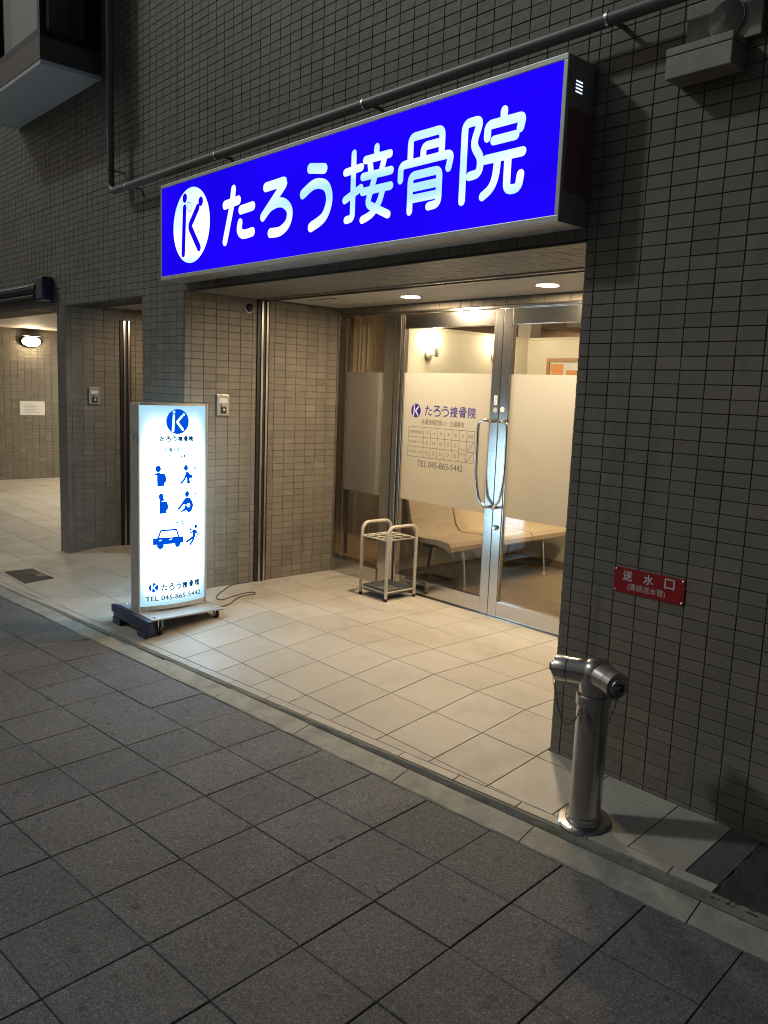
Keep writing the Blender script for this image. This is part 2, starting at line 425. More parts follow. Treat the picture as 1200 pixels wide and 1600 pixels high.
GLYPH = {   # strokes on a 100 x 100 square; 'c' smooth curve, 's' straight with rounded corners
 'た': [('s', [(7, 72), (50, 75)]), ('s', [(34, 97), (30, 70), (8, 4)]), ('s', [(58, 56), (94, 58)]), ('c', [(56, 33), (54, 20), (66, 11), (94, 12)])],
 'ろ': [('s', [(17, 90), (78, 92), (9, 38)]), ('c', [(9, 38), (34, 54), (66, 56), (88, 40), (84, 18), (62, 6), (33, 6)])],
 'う': [('s', [(32, 95), (72, 89)]), ('c', [(12, 58), (46, 69), (78, 62), (88, 40), (74, 16), (38, 4)])],
 '接': [('s', [(22, 97), (22, 9), (9, 8)]), ('s', [(5, 74), (38, 76)]), ('s', [(5, 36), (38, 48)]),
       ('s', [(68, 97), (68, 86)]), ('s', [(46, 84), (94, 84)]), ('s', [(55, 82), (58, 66)]), ('s', [(84, 82), (79, 66)]), ('s', [(42, 62), (97, 62)]),
       ('s', [(42, 42), (97, 42)]), ('s', [(65, 56), (52, 24), (94, 5)]), ('c', [(83, 42), (76, 24), (62, 10), (43, 4)])],
 '骨': [('s', [(24, 66), (24, 96), (76, 96), (76, 66)]), ('s', [(46, 66), (46, 81), (74, 81)]), ('s', [(8, 46), (8, 64), (92, 64), (88, 48)]),
       ('s', [(26, 4), (26, 48), (74, 48), (74, 7), (58, 6)]), ('s', [(28, 33), (72, 33)]), ('s', [(28, 19), (72, 19)])],
 '院': [('s', [(10, 4), (10, 95), (34, 95), (24, 68), (37, 50), (35, 33), (20, 32)]), ('s', [(68, 98), (68, 87)]), ('s', [(45, 72), (45, 86), (95, 86), (92, 74)]),
       ('s', [(55, 67), (86, 67)]), ('s', [(44, 47), (97, 47)]), ('c', [(62, 46), (60, 26), (54, 13), (42, 5)]), ('s', [(77, 46), (77, 7), (94, 7), (96, 22)])],
}
def glyph2d(ch, x0, x1, y0, y1, wd):
    """list of (verts, faces), one for each stroke, scaled to the cell"""
    out = []; h = wd/2; al = [p for _, ps in GLYPH[ch] for p in ps]
    ax, bx = min(p[0] for p in al), max(p[0] for p in al); ay, by = min(p[1] for p in al), max(p[1] for p in al)
    for typ, pts in GLYPH[ch]:
        q = [(x0+h + (x1-x0-wd)*(p[0]-ax)/(bx-ax), y0+h + (y1-y0-wd)*(p[1]-ay)/(by-ay)) for p in pts]
        q = catmull(q) if typ == 'c' else fillet(q, wd*0.75)
        out.append(stroke2d(q, wd))
    return out
def disc2d(cx, cy, rx, ry=None, n=28):
    ry = ry or rx
    return [(cx+rx*math.cos(2*math.pi*k/n), cy+ry*math.sin(2*math.pi*k/n)) for k in range(n)], [tuple(range(n))]
def poly2d(pts): return list(pts), [tuple(range(len(pts)))]
def ktag2d(cx, cy, r):
    sh = []
    P = lambda a, b: (cx+a*r, cy+b*r)
    sh.append(stroke2d([P(-.36, .50), P(-.43, -.72)], .2*r)); sh.append(stroke2d(fillet([P(.36, .42), P(-.08, -.02), P(.44, -.64)], .1*r), .2*r))
    sh.append(disc2d(*P(-.35, .76), .125*r, n=16)); sh.append(disc2d(*P(.52, .56), .125*r, n=16))
    return sh
_tc = {}
def text2d(body, size, align='LEFT'):
    key = (body, size, align)
    if key in _tc: return _tc[key]
    cu = bpy.data.curves.new('t', 'FONT'); cu.body = body; cu.size = size; cu.align_x = align; cu.resolution_u = 3
    o = bpy.data.objects.new('t', cu); COL.objects.link(o)
    dg = bpy.context.evaluated_depsgraph_get(); dg.update()
    me = bpy.data.meshes.new_from_object(o.evaluated_get(dg))
    v = [(q.co.x, q.co.y) for q in me.vertices]; f = [tuple(p.vertices) for p in me.polygons]
    bpy.data.objects.remove(o); bpy.data.curves.remove(cu); bpy.data.meshes.remove(me)
    _tc[key] = (v, f); return v, f
def text_fit(body, x0, x1, y0, y1):
    v, f = text2d(body, 1.0)
    if not v: return [], []
    ax, bx = min(q[0] for q in v), max(q[0] for q in v); ay, by = min(q[1] for q in v), max(q[1] for q in v)
    return [(x0+(q[0]-ax)/(bx-ax)*(x1-x0), y0+(q[1]-ay)/max(by-ay, 1e-6)*(y1-y0)) for q in v], f

# ------------------------------------------------------------------ shared measures
S_SLOPE, Y_HINGE, T_FLOOR = 0.117, 0.2337, 0.3083
X_K0 = -0.0138
H_ROW, Z_ROW0, W_COL, X_COL0 = 0.05055, 1.6091, 0.1, 0.0493
Z_SOF = Z_ROW0 + 10*H_ROW          # underside of the lintel
X_L = -3.2413                       # left wall of the entrance recess
Y_D = 1.40                          # plane of the glass doors
Z_PAV = -0.13
K0 = Vector((-0.162, -0.588)); KU = Vector((0.9966, 0.0823)); KN = Vector((-0.0823, 0.9966))
def kd(x, y): return (Vector((x, y))-K0).dot(KN)
def kpt(u, d): q = K0 + KU*u + KN*d; return q.x, q.y
def fall(x):
    return -0.045*min(max(-3.9-x, 0), 1.5)
def floorz(x, y):
    z = (0 if y > Y_HINGE else S_SLOPE*(y-Y_HINGE)) + fall(x)
    return max(z, -0.124)

# ------------------------------------------------------------------ ground, pavement, kerb, entrance floor
g = MB(); g.quad((-90, -90, -0.30), (90, -90, -0.30), (90, 90, -0.30), (-90, 90, -0.30))
g.build('ground', 'asphalt', kind='structure')
# street side of the pavement
pav = MB()
a, b2, c, d = kpt(-16, -0.002), kpt(6, -0.002), kpt(6, -4.2), kpt(-16, -4.2)
pav.quad((*a, Z_PAV-0.006), (*d, Z_PAV-0.006), (*c, Z_PAV-0.006), (*b2, Z_PAV-0.006))
pav.quad((*d, -0.299), (*c, -0.299), (*c, Z_PAV-0.006), (*d, Z_PAV-0.006))
pav_o = pav.build('pavement', 'joint_dark', kind='structure')
PJ, PL = 0.3118, 0.3154
PX0, PY0 = -1.708, -0.717
def slab_xy(j, L):
    return PX0 + j*PJ*KU.x + L*PL*KU.y, PY0 + j*PJ*KU.y - L*PL*KU.x
sm = MB(); gj = 0.0020; ch = 0.002; zt = 0.0
hx, hy = PJ/2-gj, PL/2-gj
for (ex, ez) in ((0, -0.012), (0, -ch), (ch, 0.0)):
    for sx, sy in ((-1, -1), (1, -1), (1, 1), (-1, 1)): sm.v.append((sx*(hx-ex), sy*(hy-ex), ez))
for r in (0, 4):
    for k in range(4): sm.f.append((r+k, r+(k+1) % 4, r+4+(k+1) % 4, r+4+k))
sm.f.append((8, 9, 10, 11))
slab_me = sm.mesh('paving_slab', 'paving_slab')
ang = math.atan2(KU.y, KU.x)
far = MB(); cand = []
for j in range(-44, 24):
    for L in range(0, 13):
        x, y = slab_xy(j+0.5, L+0.5); px, py, z = proj((x, y, Z_PAV))
        vis = z > 0.2 and -120 < px < 1320 and py < 1750
        cand.append((z if vis else 99+abs(j), x, y, vis))
cand.sort()
for i, (z, x, y, vis) in enumerate(cand):
    dz = random.uniform(-0.0012, 0.0012)
    if vis and i < 290:
        o = bpy.data.objects.new('paving_slab', slab_me); COL.objects.link(o); o.parent = pav_o
        o.location = (x+random.uniform(-.0008, .0008), y+random.uniform(-.0008, .0008), Z_PAV+dz); o.rotation_euler = (random.uniform(-.003, .003), random.uniform(-.003, .003), ang+random.uniform(-.0035, .0035))
    else:
        M = Matrix.Translation((x, y, Z_PAV+dz)) @ Matrix.Rotation(ang, 4, 'Z')
        far.add([M @ v.co for v in slab_me.vertices], [tuple(p.vertices) for p in slab_me.polygons])
far.build('paving_slabs_beyond', 'paving_slab', pav_o, kind='stuff')

# kerb stones
kb = MB()
a, b2, c, d = kpt(-16, 0.0), kpt(6, 0.0), kpt(6, 0.112), kpt(-16, 0.112)
kb.quad((*a, -0.145), (*b2, -0.145), (*c, -0.145), (*d, -0.145))
kerb_o = kb.build('kerb', 'joint_dark', kind='structure')
u = (-0.985-K0.x)/KU.x - 0.634*20
k = 0
while u < 6:
    ln = 0.634; a0, a1 = u+0.0025, u+ln-0.0025
    px, py, z = proj((*kpt((a0+a1)/2, 0.06), -0.12))
    if not (z > 0.2 and -200 < px < 1400): u += ln; continue
    s = MB(); zi = min(-0.104, floorz(*kpt((a0+a1)/2, 0.131))-0.010); zi = max(zi, -0.121); prof = [(0.001, -0.16), (0.001, -0.130), (0.006, -0.1255), (0.105, zi), (0.110, zi-0.003), (0.110, -0.16)]
    n = 9; jit = random.uniform(-.0012, .0012)
    for i in range(n):
        uu = a0+(a1-a0)*i/(n-1)
        for d_, z_ in prof:
            rough = random.uniform(-.0016, .0016) if 0.0 < d_ < 0.10 and z_ > -0.15 else random.uniform(-.0006, .0006)
            dd = d_ + (random.uniform(-.0022, .0022) if d_ < 0.01 else 0)
            s.v.append((*kpt(uu, max(dd, 0.0005)), z_+jit+rough*0.6))
    m_ = len(prof)
    for i in range(n-1):
        for q in range(m_-1): s.f.append((i*m_+q, (i+1)*m_+q, (i+1)*m_+q+1, i*m_+q+1))
    s.f.append(tuple(range(m_))); s.f.append(tuple(reversed(range((n-1)*m_, n*m_))))
    s.build('kerb_stone', 'kerb_concrete', kerb_o)
    u += ln; k += 1
lip = MB(); n = 170; rows = []
for i in range(n):
    uu = -9.5 + (12.60)*i/(n-1); pts = []
    for d_, t in ((0.1125, 0), (0.1165, .45), (0.1225, .9), (0.1300, 1), (0.1305, -1)):
        x, y = kpt(uu, d_ + (random.uniform(-.002, .002) if 0 < t else 0)); zf = floorz(*kpt(uu, 0.131))
        zi = max(min(-0.104, zf-0.010), -0.121)-0.002; z = -0.16 if t < 0 else (zi + (max(zf, -0.119)-0.002-zi)*t + random.uniform(-.0012, .0012)*t)
        lip.v.append((x, y, z))
for i in range(n-1):
    for q in range(4): lip.f.append((i*5+q, (i+1)*5+q, (i+1)*5+q+1, i*5+q+1))
lip.build('kerb_lip', 'mortar_lip', kerb_o)

# entrance floor: joint bed, square tiles, border tiles
D_B0, D_B1 = 0.1325, 0.178
X_END = 0.925
fb = MB()
def bed(x0, x1, ya, yb):
    xs = [x0]
    while xs[-1] < x1-1e-6: xs.append(min(xs[-1]+0.25, x1))
    for xa, xb in zip(xs, xs[1:]):
        lo0 = K0.y + (xa-K0.x)*KU.y/KU.x + 0.131 if ya is None else ya; lo1 = K0.y + (xb-K0.x)*KU.y/KU.x + 0.131 if ya is None else ya
        ysA = sorted({lo0, *(v for v in (-.6, -.4, -.2, 0, Y_HINGE) if v > lo0+0.02), yb}); ysB = [lo1 if v == lo0 else v for v in ysA]
        for (p0, p1), (q0, q1) in zip(zip(ysA, ysA[1:]), zip(ysB, ysB[1:])):
            z = lambda x, y: floorz(x, y)-0.011
            fb.quad((xa, p0, z(xa, p0)), (xb, q0, z(xb, q0)), (xb, q1, z(xb, q1)), (xa, p1, z(xa, p1)))
bed(-12.2, X_END+0.02, None, Y_D+0.02); bed(-12.2, -5.5, Y_D+0.02, 4.2)
floor_o = fb.build('entrance_floor', 'floor_joint', kind='structure')
def clip(poly, fn):
    out = []
    for i, p in enumerate(poly):
        q = poly[(i+1) % len(poly)]; a, b = fn(*p), fn(*q)
        if a >= 0: out.append(p)
        if (a >= 0) != (b >= 0):
            t = a/(a-b); out.append((p[0]+(q[0]-p[0])*t, p[1]+(q[1]-p[1])*t))
    return out
def area(p): return abs(sum(p[i][0]*p[(i+1) % len(p)][1]-p[(i+1) % len(p)][0]*p[i][1] for i in range(len(p))))/2
def shrink(poly, dlt):
    n = len(poly); out = []
    sg = 1 if sum(poly[i][0]*poly[(i+1) % n][1]-poly[(i+1) % n][0]*poly[i][1] for i in range(n)) > 0 else -1
    for i in range(n):
        a, b, c = Vector(poly[i-1]), Vector(poly[i]), Vector(poly[(i+1) % n])
        e1, e2 = (b-a).normalized(), (c-b).normalized()
        n1, n2 = Vector((-e1.y, e1.x))*sg, Vector((-e2.y, e2.x))*sg
        bi = n1+n2
        if bi.length < 1e-6: bi = n1
        bi = bi/max(bi.dot(n1), 0.35)
        out.append(tuple(b+bi*dlt))
    return out
def tile_obj(name, poly, mat, parent, mb=None, j=0.0021, up=0.0, depth=0.013):
    base = shrink(poly, j); top = shrink(poly, j+0.0012); n = len(poly)
    s = mb or MB(); st = len(s.v)
    for q in base: s.v.append((*q, floorz(*q)-depth+up))
    for q in base: s.v.append((*q, floorz(*q)-0.0012+up))
    for q in top: s.v.append((*q, floorz(*q)+up))
    for r in (0, n):
        for k in range(n): s.f.append((st+r+k, st+r+(k+1) % n, st+r+n+(k+1) % n, st+r+n+k))
    s.f.append(tuple(st+2*n+k for k in range(n)))
    if mb is None: return s.build(name, mat, parent)
tl = []
for k in range(-40, 4):
    x0, x1 = X_K0+k*T_FLOOR, X_K0+(k+1)*T_FLOOR
    for r in range(-13, 5):
        y1, y0 = Y_HINGE-r*T_FLOOR, Y_HINGE-(r+1)*T_FLOOR
        if y0 > (4.0 if x1 < -5.4 else Y_D-0.05): continue
        poly = [(x0, y0), (x1, y0), (x1, y1), (x0, y1)]
        if x1 > -5.4: poly = clip(poly, lambda x, y: Y_D-0.005-y)
        if k == 2: poly = clip(poly, lambda x, y: 0.812-x)
        if k == 3: poly = [(0.812 if x < 1.0 else X_END, y) for x, y in poly]
        poly = clip(poly, lambda x, y: kd(x, y)-D_B1); poly = clip(poly, lambda x, y: X_END-x)
        if x1 > 0.05: poly = clip(poly, lambda x, y: 0.004-y)
        if len(poly) < 3 or area(poly) < 2e-4: continue
        if len(poly) == 4 or True:
            # drop slivers of very short edges
            q = [p for i, p in enumerate(poly) if (Vector(p)-Vector(poly[i-1])).length > 0.004]
            if len(q) < 3: continue
            poly = q
        cx = sum(p[0] for p in poly)/len(poly); cyy = sum(p[1] for p in poly)/len(poly)
        # not under the wall piers
        px, py, z = proj((cx, cyy, 0))
        tl.append((z if (z > 0 and -150 < px < 1300) else 99, poly))
tl.sort(key=lambda q: q[0]); rest = MB()
for i, (z, poly) in enumerate(tl):
    up = random.uniform(-.0006, .0006)
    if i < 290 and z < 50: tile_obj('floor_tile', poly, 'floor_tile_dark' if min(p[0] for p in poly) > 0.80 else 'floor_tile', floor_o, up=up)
    else: tile_obj('', poly, '', None, rest, up=up)
if rest.v: rest.build('floor_tiles_beyond', 'floor_tile', floor_o, kind='stuff')
u = (-1.053-K0.x)/KU.x - 0.3075*20
while u < 1.1:
    a0, a1 = u, u+0.3075
    poly = [kpt(a0, D_B0), kpt(a1, D_B0), kpt(a1, D_B1), kpt(a0, D_B1)]
    poly = clip(poly, lambda x, y: X_END-x)
    if len(poly) > 2 and area(poly) > 4e-4 and proj((*poly[0], 0))[0] > -300: tile_obj('border_tile', poly, 'floor_tile', floor_o, up=random.uniform(-.0006, .0006))
    u += 0.3075
# asphalt patch at the right end, its ragged edge laid over the last tiles
ap = MB(); nx, ny = 90, 40
for i in range(nx+1):
    for kk in range(ny+1):
        t = kk/ny; edge = 0.922 + 0.004*math.sin(t*21.0) + random.uniform(-.003, .003)
        x = edge + (3.0-edge)*(i/nx)**1.5
        y0 = K0.y+(x-K0.x)*KU.y/KU.x+0.120+random.uniform(-.004, .004)*(kk == 0); y = y0+(0.03-y0)*t
        z = floorz(x, y) + (-0.006 if i == 0 else -0.001+random.uniform(-.0026, .0026)) - (0.010 if kk == 0 else 0)
        ap.v.append((x, y, z))
for i in range(nx):
    for kk in range(ny): a = i*(ny+1)+kk; ap.f.append((a, a+ny+1, a+ny+2, a+1))
ap.build('asphalt_patch', 'asphalt', kind='structure', smooth=True)

# ------------------------------------------------------------------ the building
BLD = thing('apartment_building', 'olive grey tiled apartment building with a recessed glass entrance and a bay window', 'building', (-2, 0, 0))
TT = 0.007                                            # tile thickness
FIELD = MB()
def add_tile(mb, O, U, V, N, u0, u1, v0, v1, j=0.0017):
    u0 += j; u1 -= j; v0 += j; v1 -= j
    if u1-u0 < 0.006 or v1-v0 < 0.006: return
    du_, dv_ = random.uniform(-.0005, .0005), random.uniform(-.0005, .0005); u0 += du_; u1 += du_; v0 += dv_; v1 += dv_
    jt = random.uniform(-.0005, .0005); e = 0.0011; st = len(mb.v)
    for (du, dn) in ((0, -TT), (0, -0.001), (e, 0)):
        for uu, vv in ((u0+du, v0+du), (u1-du, v0+du), (u1-du, v1-du), (u0+du, v1-du)):
            mb.v.append(tuple(O+U*uu+V*vv+N*(dn+jt)))
    for r in (0, 4):
        for k in range(4): mb.f.append((st+r+k, st+r+(k+1) % 4, st+r+4+(k+1) % 4, st+r+4+k))
    mb.f.append((st+8, st+9, st+10, st+11))
def grid_lines(lo, hi, first, step):
    k = math.ceil((lo-first)/step+1e-6); out = [lo]
    while first+k*step < hi-1e-6: out.append(first+k*step); k += 1
    out.append(hi); return out
def tile_area(O, U, V, N, u0, u1, v0, v1, uf, us, vf, vs, skip=None, mb=None):
    us_ = grid_lines(u0, u1, uf, us); vs_ = grid_lines(v0, v1, vf, vs)
    for a, b in zip(us_, us_[1:]):
        for c, d in zip(vs_, vs_[1:]):
            if skip and skip(a, b, c, d): continue
            add_tile(mb or FIELD, O, U, V, N, a, b, c, d)
EX, EY, EZ = Vector((1, 0, 0)), Vector((0, 1, 0)), Vector((0, 0, 1))
O0 = Vector((0, 0, 0))
Z_TOP = 5.6
# 300 tiles of the right pier that show largest are single parts, the rest one field
pier = []
us_ = grid_lines(0, 2.6, X_COL0, W_COL); vs_ = grid_lines(-0.13, Z_TOP, Z_ROW0, H_ROW)
for a, b in zip(us_, us_[1:]):
    for c, d in zip(vs_, vs_[1:]):
        P = Vector(((a+b)/2, 0, (c+d)/2)); px, py, z = proj(P)
        r = (CAM-P); score = (b-a)*(d-c)*abs(r.y)/r.length**3
        vis = -10 < px < 1210 and -10 < py < 1610 and z > 0
        pier.append((score if vis else -1, a, b, c, d))
pier.sort(reverse=True)
tm = {}
for i, (sc_, a, b, c, d) in enumerate(pier):
    if i < 300 and sc_ > 0:
        key = (round(b-a, 3), round(d-c, 3))
        if key not in tm:
            q = MB(); add_tile(q, O0, EX, EZ, -EY, -(b-a)/2, (b-a)/2, -(d-c)/2, (d-c)/2); tm[key] = q.mesh('wall_tile', 'wall_tile')
        o = bpy.data.objects.new('wall_tile', tm[key]); COL.objects.link(o); o.parent = BLD
        o.matrix_parent_inverse = BLD.matrix_world.inverted()
        o.location = ((a+b)/2+random.uniform(-.0005, .0005), random.uniform(-.0005, .0005), (c+d)/2+random.uniform(-.0005, .0005)); o.rotation_euler = (random.uniform(-.004, .004), 0, random.uniform(-.004, .004))
    else: add_tile(FIELD, O0, EX, EZ, -EY, a, b, c, d)
X_P2A, X_P2B = -5.56, -5.37                           # second pier
X_PL = -3.884                                         # left edge of the first pier
# wall over the openings, first pier, second pier
tile_area(O0, EX, EZ, -EY, -11.5, 0, Z_SOF, Z_TOP, X_COL0, W_COL, Z_ROW0, H_ROW)
tile_area(O0, EX, EZ, -EY, X_PL, X_L, -0.13, Z_SOF, X_COL0, W_COL, Z_ROW0, H_ROW)
tile_area(O0, EX, EZ, -EY, X_P2A, X_P2B, -0.16, Z_SOF, X_P2B+0.05, W_COL, Z_ROW0, H_ROW)
# side walls: entrance recess left and right, neighbour recess left
tile_area(Vector((X_L, 0, 0)), EY, EZ, EX, 0, Y_D, -0.05, Z_SOF, 0.05, W_COL, Z_ROW0, H_ROW, skip=lambda a, b, c, d: a > 0.58 and b < 0.72 and False)
tile_area(Vector((0, 0, 0)), EY, EZ, -EX, 0, Y_D, -0.05, Z_SOF, 0.05, W_COL, Z_ROW0, H_ROW)
tile_area(Vector((X_P2B, 0, 0)), EY, EZ, EX, 0, 1.4, -0.12, Z_SOF+0.1, 0.05, W_COL, Z_ROW0, H_ROW)
tile_area(Vector((X_PL, 0, 0)), EY, EZ, -EX, 0, 1.4, -0.12, Z_SOF+0.1, 0.05, W_COL, Z_ROW0, H_ROW)
tile_area(Vector((X_P2A, 0, 0)), EY, EZ, -EX, 0, 1.4, -0.12, Z_SOF+0.1, 0.05, W_COL, Z_ROW0, H_ROW)
# underside of the lintel
tile_area(Vector((0, 0, Z_SOF)), EX, EY, -EZ, X_L, 0, 0.012, 0.575, X_COL0, W_COL, 0.05, H_ROW)
# row over the doors
tile_area(Vector((0, Y_D-0.02, 0)), EX, EZ, -EY, X_L, 0, 2.069, 2.121, X_COL0, W_COL, 2.0, 0.5)
# far wall of the side passage
X_F = -11.0
tile_area(Vector((X_F, 0, 0)), EY, EZ, EX, 0.0, 4.0, -0.1, 2.2, 0.05, W_COL, Z_ROW0, H_ROW)
tile_area(Vector((0, 4.0, 0)), EX, EZ, -EY, X_F, -5.0, -0.1, 2.2, X_COL0, W_COL, Z_ROW0, H_ROW)
FIELD.build('wall_tiles_beyond', 'wall_tile', BLD, kind='stuff')

def bpart(name, mat, *boxes, **kw):
    s = MB()
    for q in boxes: s.box(*q)
    return s.build(name, mat, BLD, **kw)
B = TT - 0.0035                                       # grout face sits behind the tile face
bpart('pier', 'grout', (B, 2.6, B, 0.5, -0.25, Z_TOP), (B, 0.4, 0.5, 1.9, -0.25, 2.7))
bpart('upper_wall', 'grout', (-11.5, B-0.0002, B, 0.30, Z_SOF+B, Z_TOP))
bpart('lintel', 'grout', (X_L-0.3, 0.2, 0.30, 0.58, Z_SOF+B, 2.7))
bpart('pier', 'grout_sheltered', (X_PL+B, X_L-B, B, Y_D+0.12, -0.25, Z_SOF+B-0.0004))
bpart('pier', 'grout_sheltered', (X_P2A+B, X_P2B-B, B, 1.4, -0.25, Z_SOF+B-0.0004))
bpart('passage_wall', 'grout_sheltered', (X_F-0.2, X_F-B, -0.3, 4.2, -0.25, 2.4), (X_F, -5.0, 4.0+B, 4.2, -0.25, 2.4))
bpart('passage_ceiling', 'ceiling_board', (X_F-0.1, X_P2A+0.05, 0.302, 4.1, 2.19, 2.26))
bpart('recess_ceiling', 'ceiling_board', (X_P2B, X_PL, 0.302, 1.4, Z_SOF+0.02, Z_SOF+0.1))
bpart('service_door', 'door_brown', (X_P2B+0.05, X_PL-0.05, 1.30, 1.38, -0.11, Z_SOF-0.02), label='dark brown door at the back of the neighbouring recess')
bpart('door_head_wall', 'grout', (X_L, 0, Y_D-0.017, Y_D+0.12, 2.066, 2.45))
bpart('entrance_ceiling', 'ceiling_board', (X_L, 0, 0.69, Y_D-0.018, 2.122, 2.16), label='pale painted ceiling board over the entrance')
bpart('lintel_trim', 'dark_metal', (X_L-0.0, -0.001, -0.004, 0.010, Z_SOF-0.010, Z_SOF+0.003))
bpart('lintel_trim', 'dark_metal', (X_P2B, X_PL, -0.004, 0.010, Z_SOF-0.010, Z_SOF+0.003))
sh = bpart('shutter_channel', 'stainless_rail', (X_L, 0, 0.580, 0.605, 2.106, 2.16), (X_L, 0, 0.660, 0.685, 2.106, 2.16))
bpart('shutter_slot', 'black_rubber', (X_L, 0, 0.6055, 0.6595, 2.125, 2.17))
# vertical guide rails for the roller shutters
for (xx, y0, zt_) in ((X_L, 0.590, 2.105), (X_P2B, 0.50, 2.03)):
    bpart('shutter_rail', 'dark_metal', (xx-0.02, xx+0.012, y0, y0+0.105, floorz(xx, y0)-0.006, zt_))
    for dy in (0.028, 0.072):
        bpart('shutter_rail', 'stainless', (xx+0.0125, xx+0.022, y0+dy, y0+dy+0.016, floorz(xx, y0)-0.005, zt_-0.002))
# sealant joints in the tiled front
bpart('sealant_joint', 'black_rubber', (X_COL0-3.904, X_COL0-3.896, -0.0008, 0.003, Z_SOF+0.004, Z_TOP))
bpart('sealant_joint', 'black_rubber', (X_COL0-3.404, X_COL0-3.397, -0.0008, 0.003, Z_SOF+0.7, Z_TOP))
bpart('sealant_joint', 'black_rubber', (-11.4, X_COL0-3.905, -0.0007, 0.003, Z_ROW0+27*H_ROW-0.005, Z_ROW0+27*H_ROW+0.005))
# access hatch in the entrance ceiling
hx0, hx1, hy0, hy1 = -2.98, -2.66, 0.86, 1.20
h_ = MB(); h_.box(hx0+0.012, hx1-0.012, hy0+0.012, hy1-0.012, 2.1165, 2.124)
hatch = h_.build('ceiling_hatch', 'ceiling_board', BLD)
f_ = MB()
for q in ((hx0, hx1, hy0, hy0+0.009), (hx0, hx1, hy1-0.009, hy1), (hx0, hx0+0.009, hy0+0.0095, hy1-0.0095), (hx1-0.009, hx1, hy0+0.0095, hy1-0.0095)): f_.box(*q, 2.1145, 2.1245)
f_.build('hatch_frame', 'aluminium', hatch)

# bay window on the upper floor, left
bay = subempty('bay_window', BLD, (-5.5, 0, 3.8), 'projecting bay window with dark frames and a pale flat underside')
def sub(par, name, mat, *boxes, bev=0.0, **kw):
    s = MB()
    for q in boxes: s.box(*q, bev=bev)
    return s.build(name, mat, par, **kw)
bx0, bx1, byf, bz = -6.42, -4.56, -0.46, 3.77
sub(bay, 'underside_panel', 'bay_panel', (bx0+0.05, bx1-0.05, byf+0.05, -0.001, bz+0.006, bz+0.03))
sub(bay, 'underside_frame', 'bay_panel', (bx0, bx1, byf, byf+0.045, bz, bz+0.03), (bx0, bx0+0.045, byf+0.0455, -0.001, bz, bz+0.03), (bx1-0.045, bx1, byf+0.0455, -0.001, bz, bz+0.03))
sub(bay, 'sill_band', 'bay_brown', (bx0-0.004, bx1+0.004, byf-0.004, -0.001, bz+0.031, bz+0.19))
for (xa, xb, ya, yb) in ((bx0, bx0+0.05, byf, byf+0.05), (bx1-0.05, bx1, byf, byf+0.05), (bx1-0.05, bx1, -0.12, -0.001), (-5.52, -5.46, byf, byf+0.05)):
    sub(bay, 'post', 'bay_frame', (xa, xb, ya, yb, bz+0.1915, 5.4))
sub(bay, 'bottom_rail', 'bay_frame', (bx0+0.051, bx1-0.051, byf, byf+0.05, bz+0.1915, bz+0.25), (bx1-0.05, bx1, byf+0.051, -0.121, bz+0.1915, bz+0.25))
sub(bay, 'window_pane', 'clear_glass', (bx0+0.05, bx1-0.05, byf+0.02, byf+0.026, bz+0.25, 5.4))
sub(bay, 'window_pane', 'clear_glass', (bx1-0.026, bx1-0.02, byf+0.05, -0.12, bz+0.25, 5.4))
sub(bay, 'blind', 'bay_blind', (bx0+0.06, bx1-0.08, byf+0.07, byf+0.075, bz+0.22, 5.4))
sub(bay, 'blind', 'bay_brown', (bx1-0.085, bx1-0.08, byf+0.10, -0.13, bz+0.26, 5.4))
sub(bay, 'roof', 'bay_brown', (bx0, bx1, byf, -0.001, 5.4, 5.5))

# ------------------------------------------------------------------ glass entrance
def film(par, x0, x1, z0, z1):
    y = Y_D-0.0055; MB().quad((x0, y, z0), (x1, y, z0), (x1, y, z1), (x0, y, z1)).build('frosted_film', 'frosted_film', par)
def door_leaf(x0, x1, label, hinge_left):
    d = subempty('glass_door', BLD, ((x0+x1)/2, Y_D, 0), label)
    ya, yb = Y_D-0.022, Y_D+0.022
    wl = 0.022 if hinge_left else 0.072; wr = 0.072 if hinge_left else 0.060
    sub(d, 'stile', 'stainless', (x0, x0+wl, ya, yb, 0.006, 2.046), bev=0.0025)
    sub(d, 'stile', 'stainless', (x1-wr, x1, ya, yb, 0.006, 2.046), bev=0.0025)
    sub(d, 'rail', 'stainless_rail', (x0+wl+0.0003, x1-wr-0.0003, ya+0.001, yb-0.001, 1.943, 2.0455), bev=0.0025)
    sub(d, 'rail', 'stainless_rail', (x0+wl+0.0003, x1-wr-0.0003, ya+0.001, yb-0.001, 0.0065, 0.113), bev=0.0025)
    gx0, gx1 = x0+wl, x1-wr
    sub(d, 'glass_pane', 'clear_glass', (gx0-0.004, gx1+0.004, Y_D-0.004, Y_D+0.004, 0.109, 1.947))
    for (a, b, c, e) in ((gx0, gx0+0.007, 0.114, 1.942), (gx1-0.007, gx1, 0.114, 1.942)):
        sub(d, 'glazing_bead', 'stainless', (a, b, ya+0.006, Y_D-0.0045, c, e))
    film(d, gx0+0.0075, gx1-0.0075, 0.692, 1.628)
    return d
D1 = door_leaf(-2.516, -1.5615, 'left glass door with blue clinic lettering on its frosted band', True)
D2 = door_leaf(-1.5575, -0.600, 'right glass door with a plain frosted band', False)
XM = -1.5595
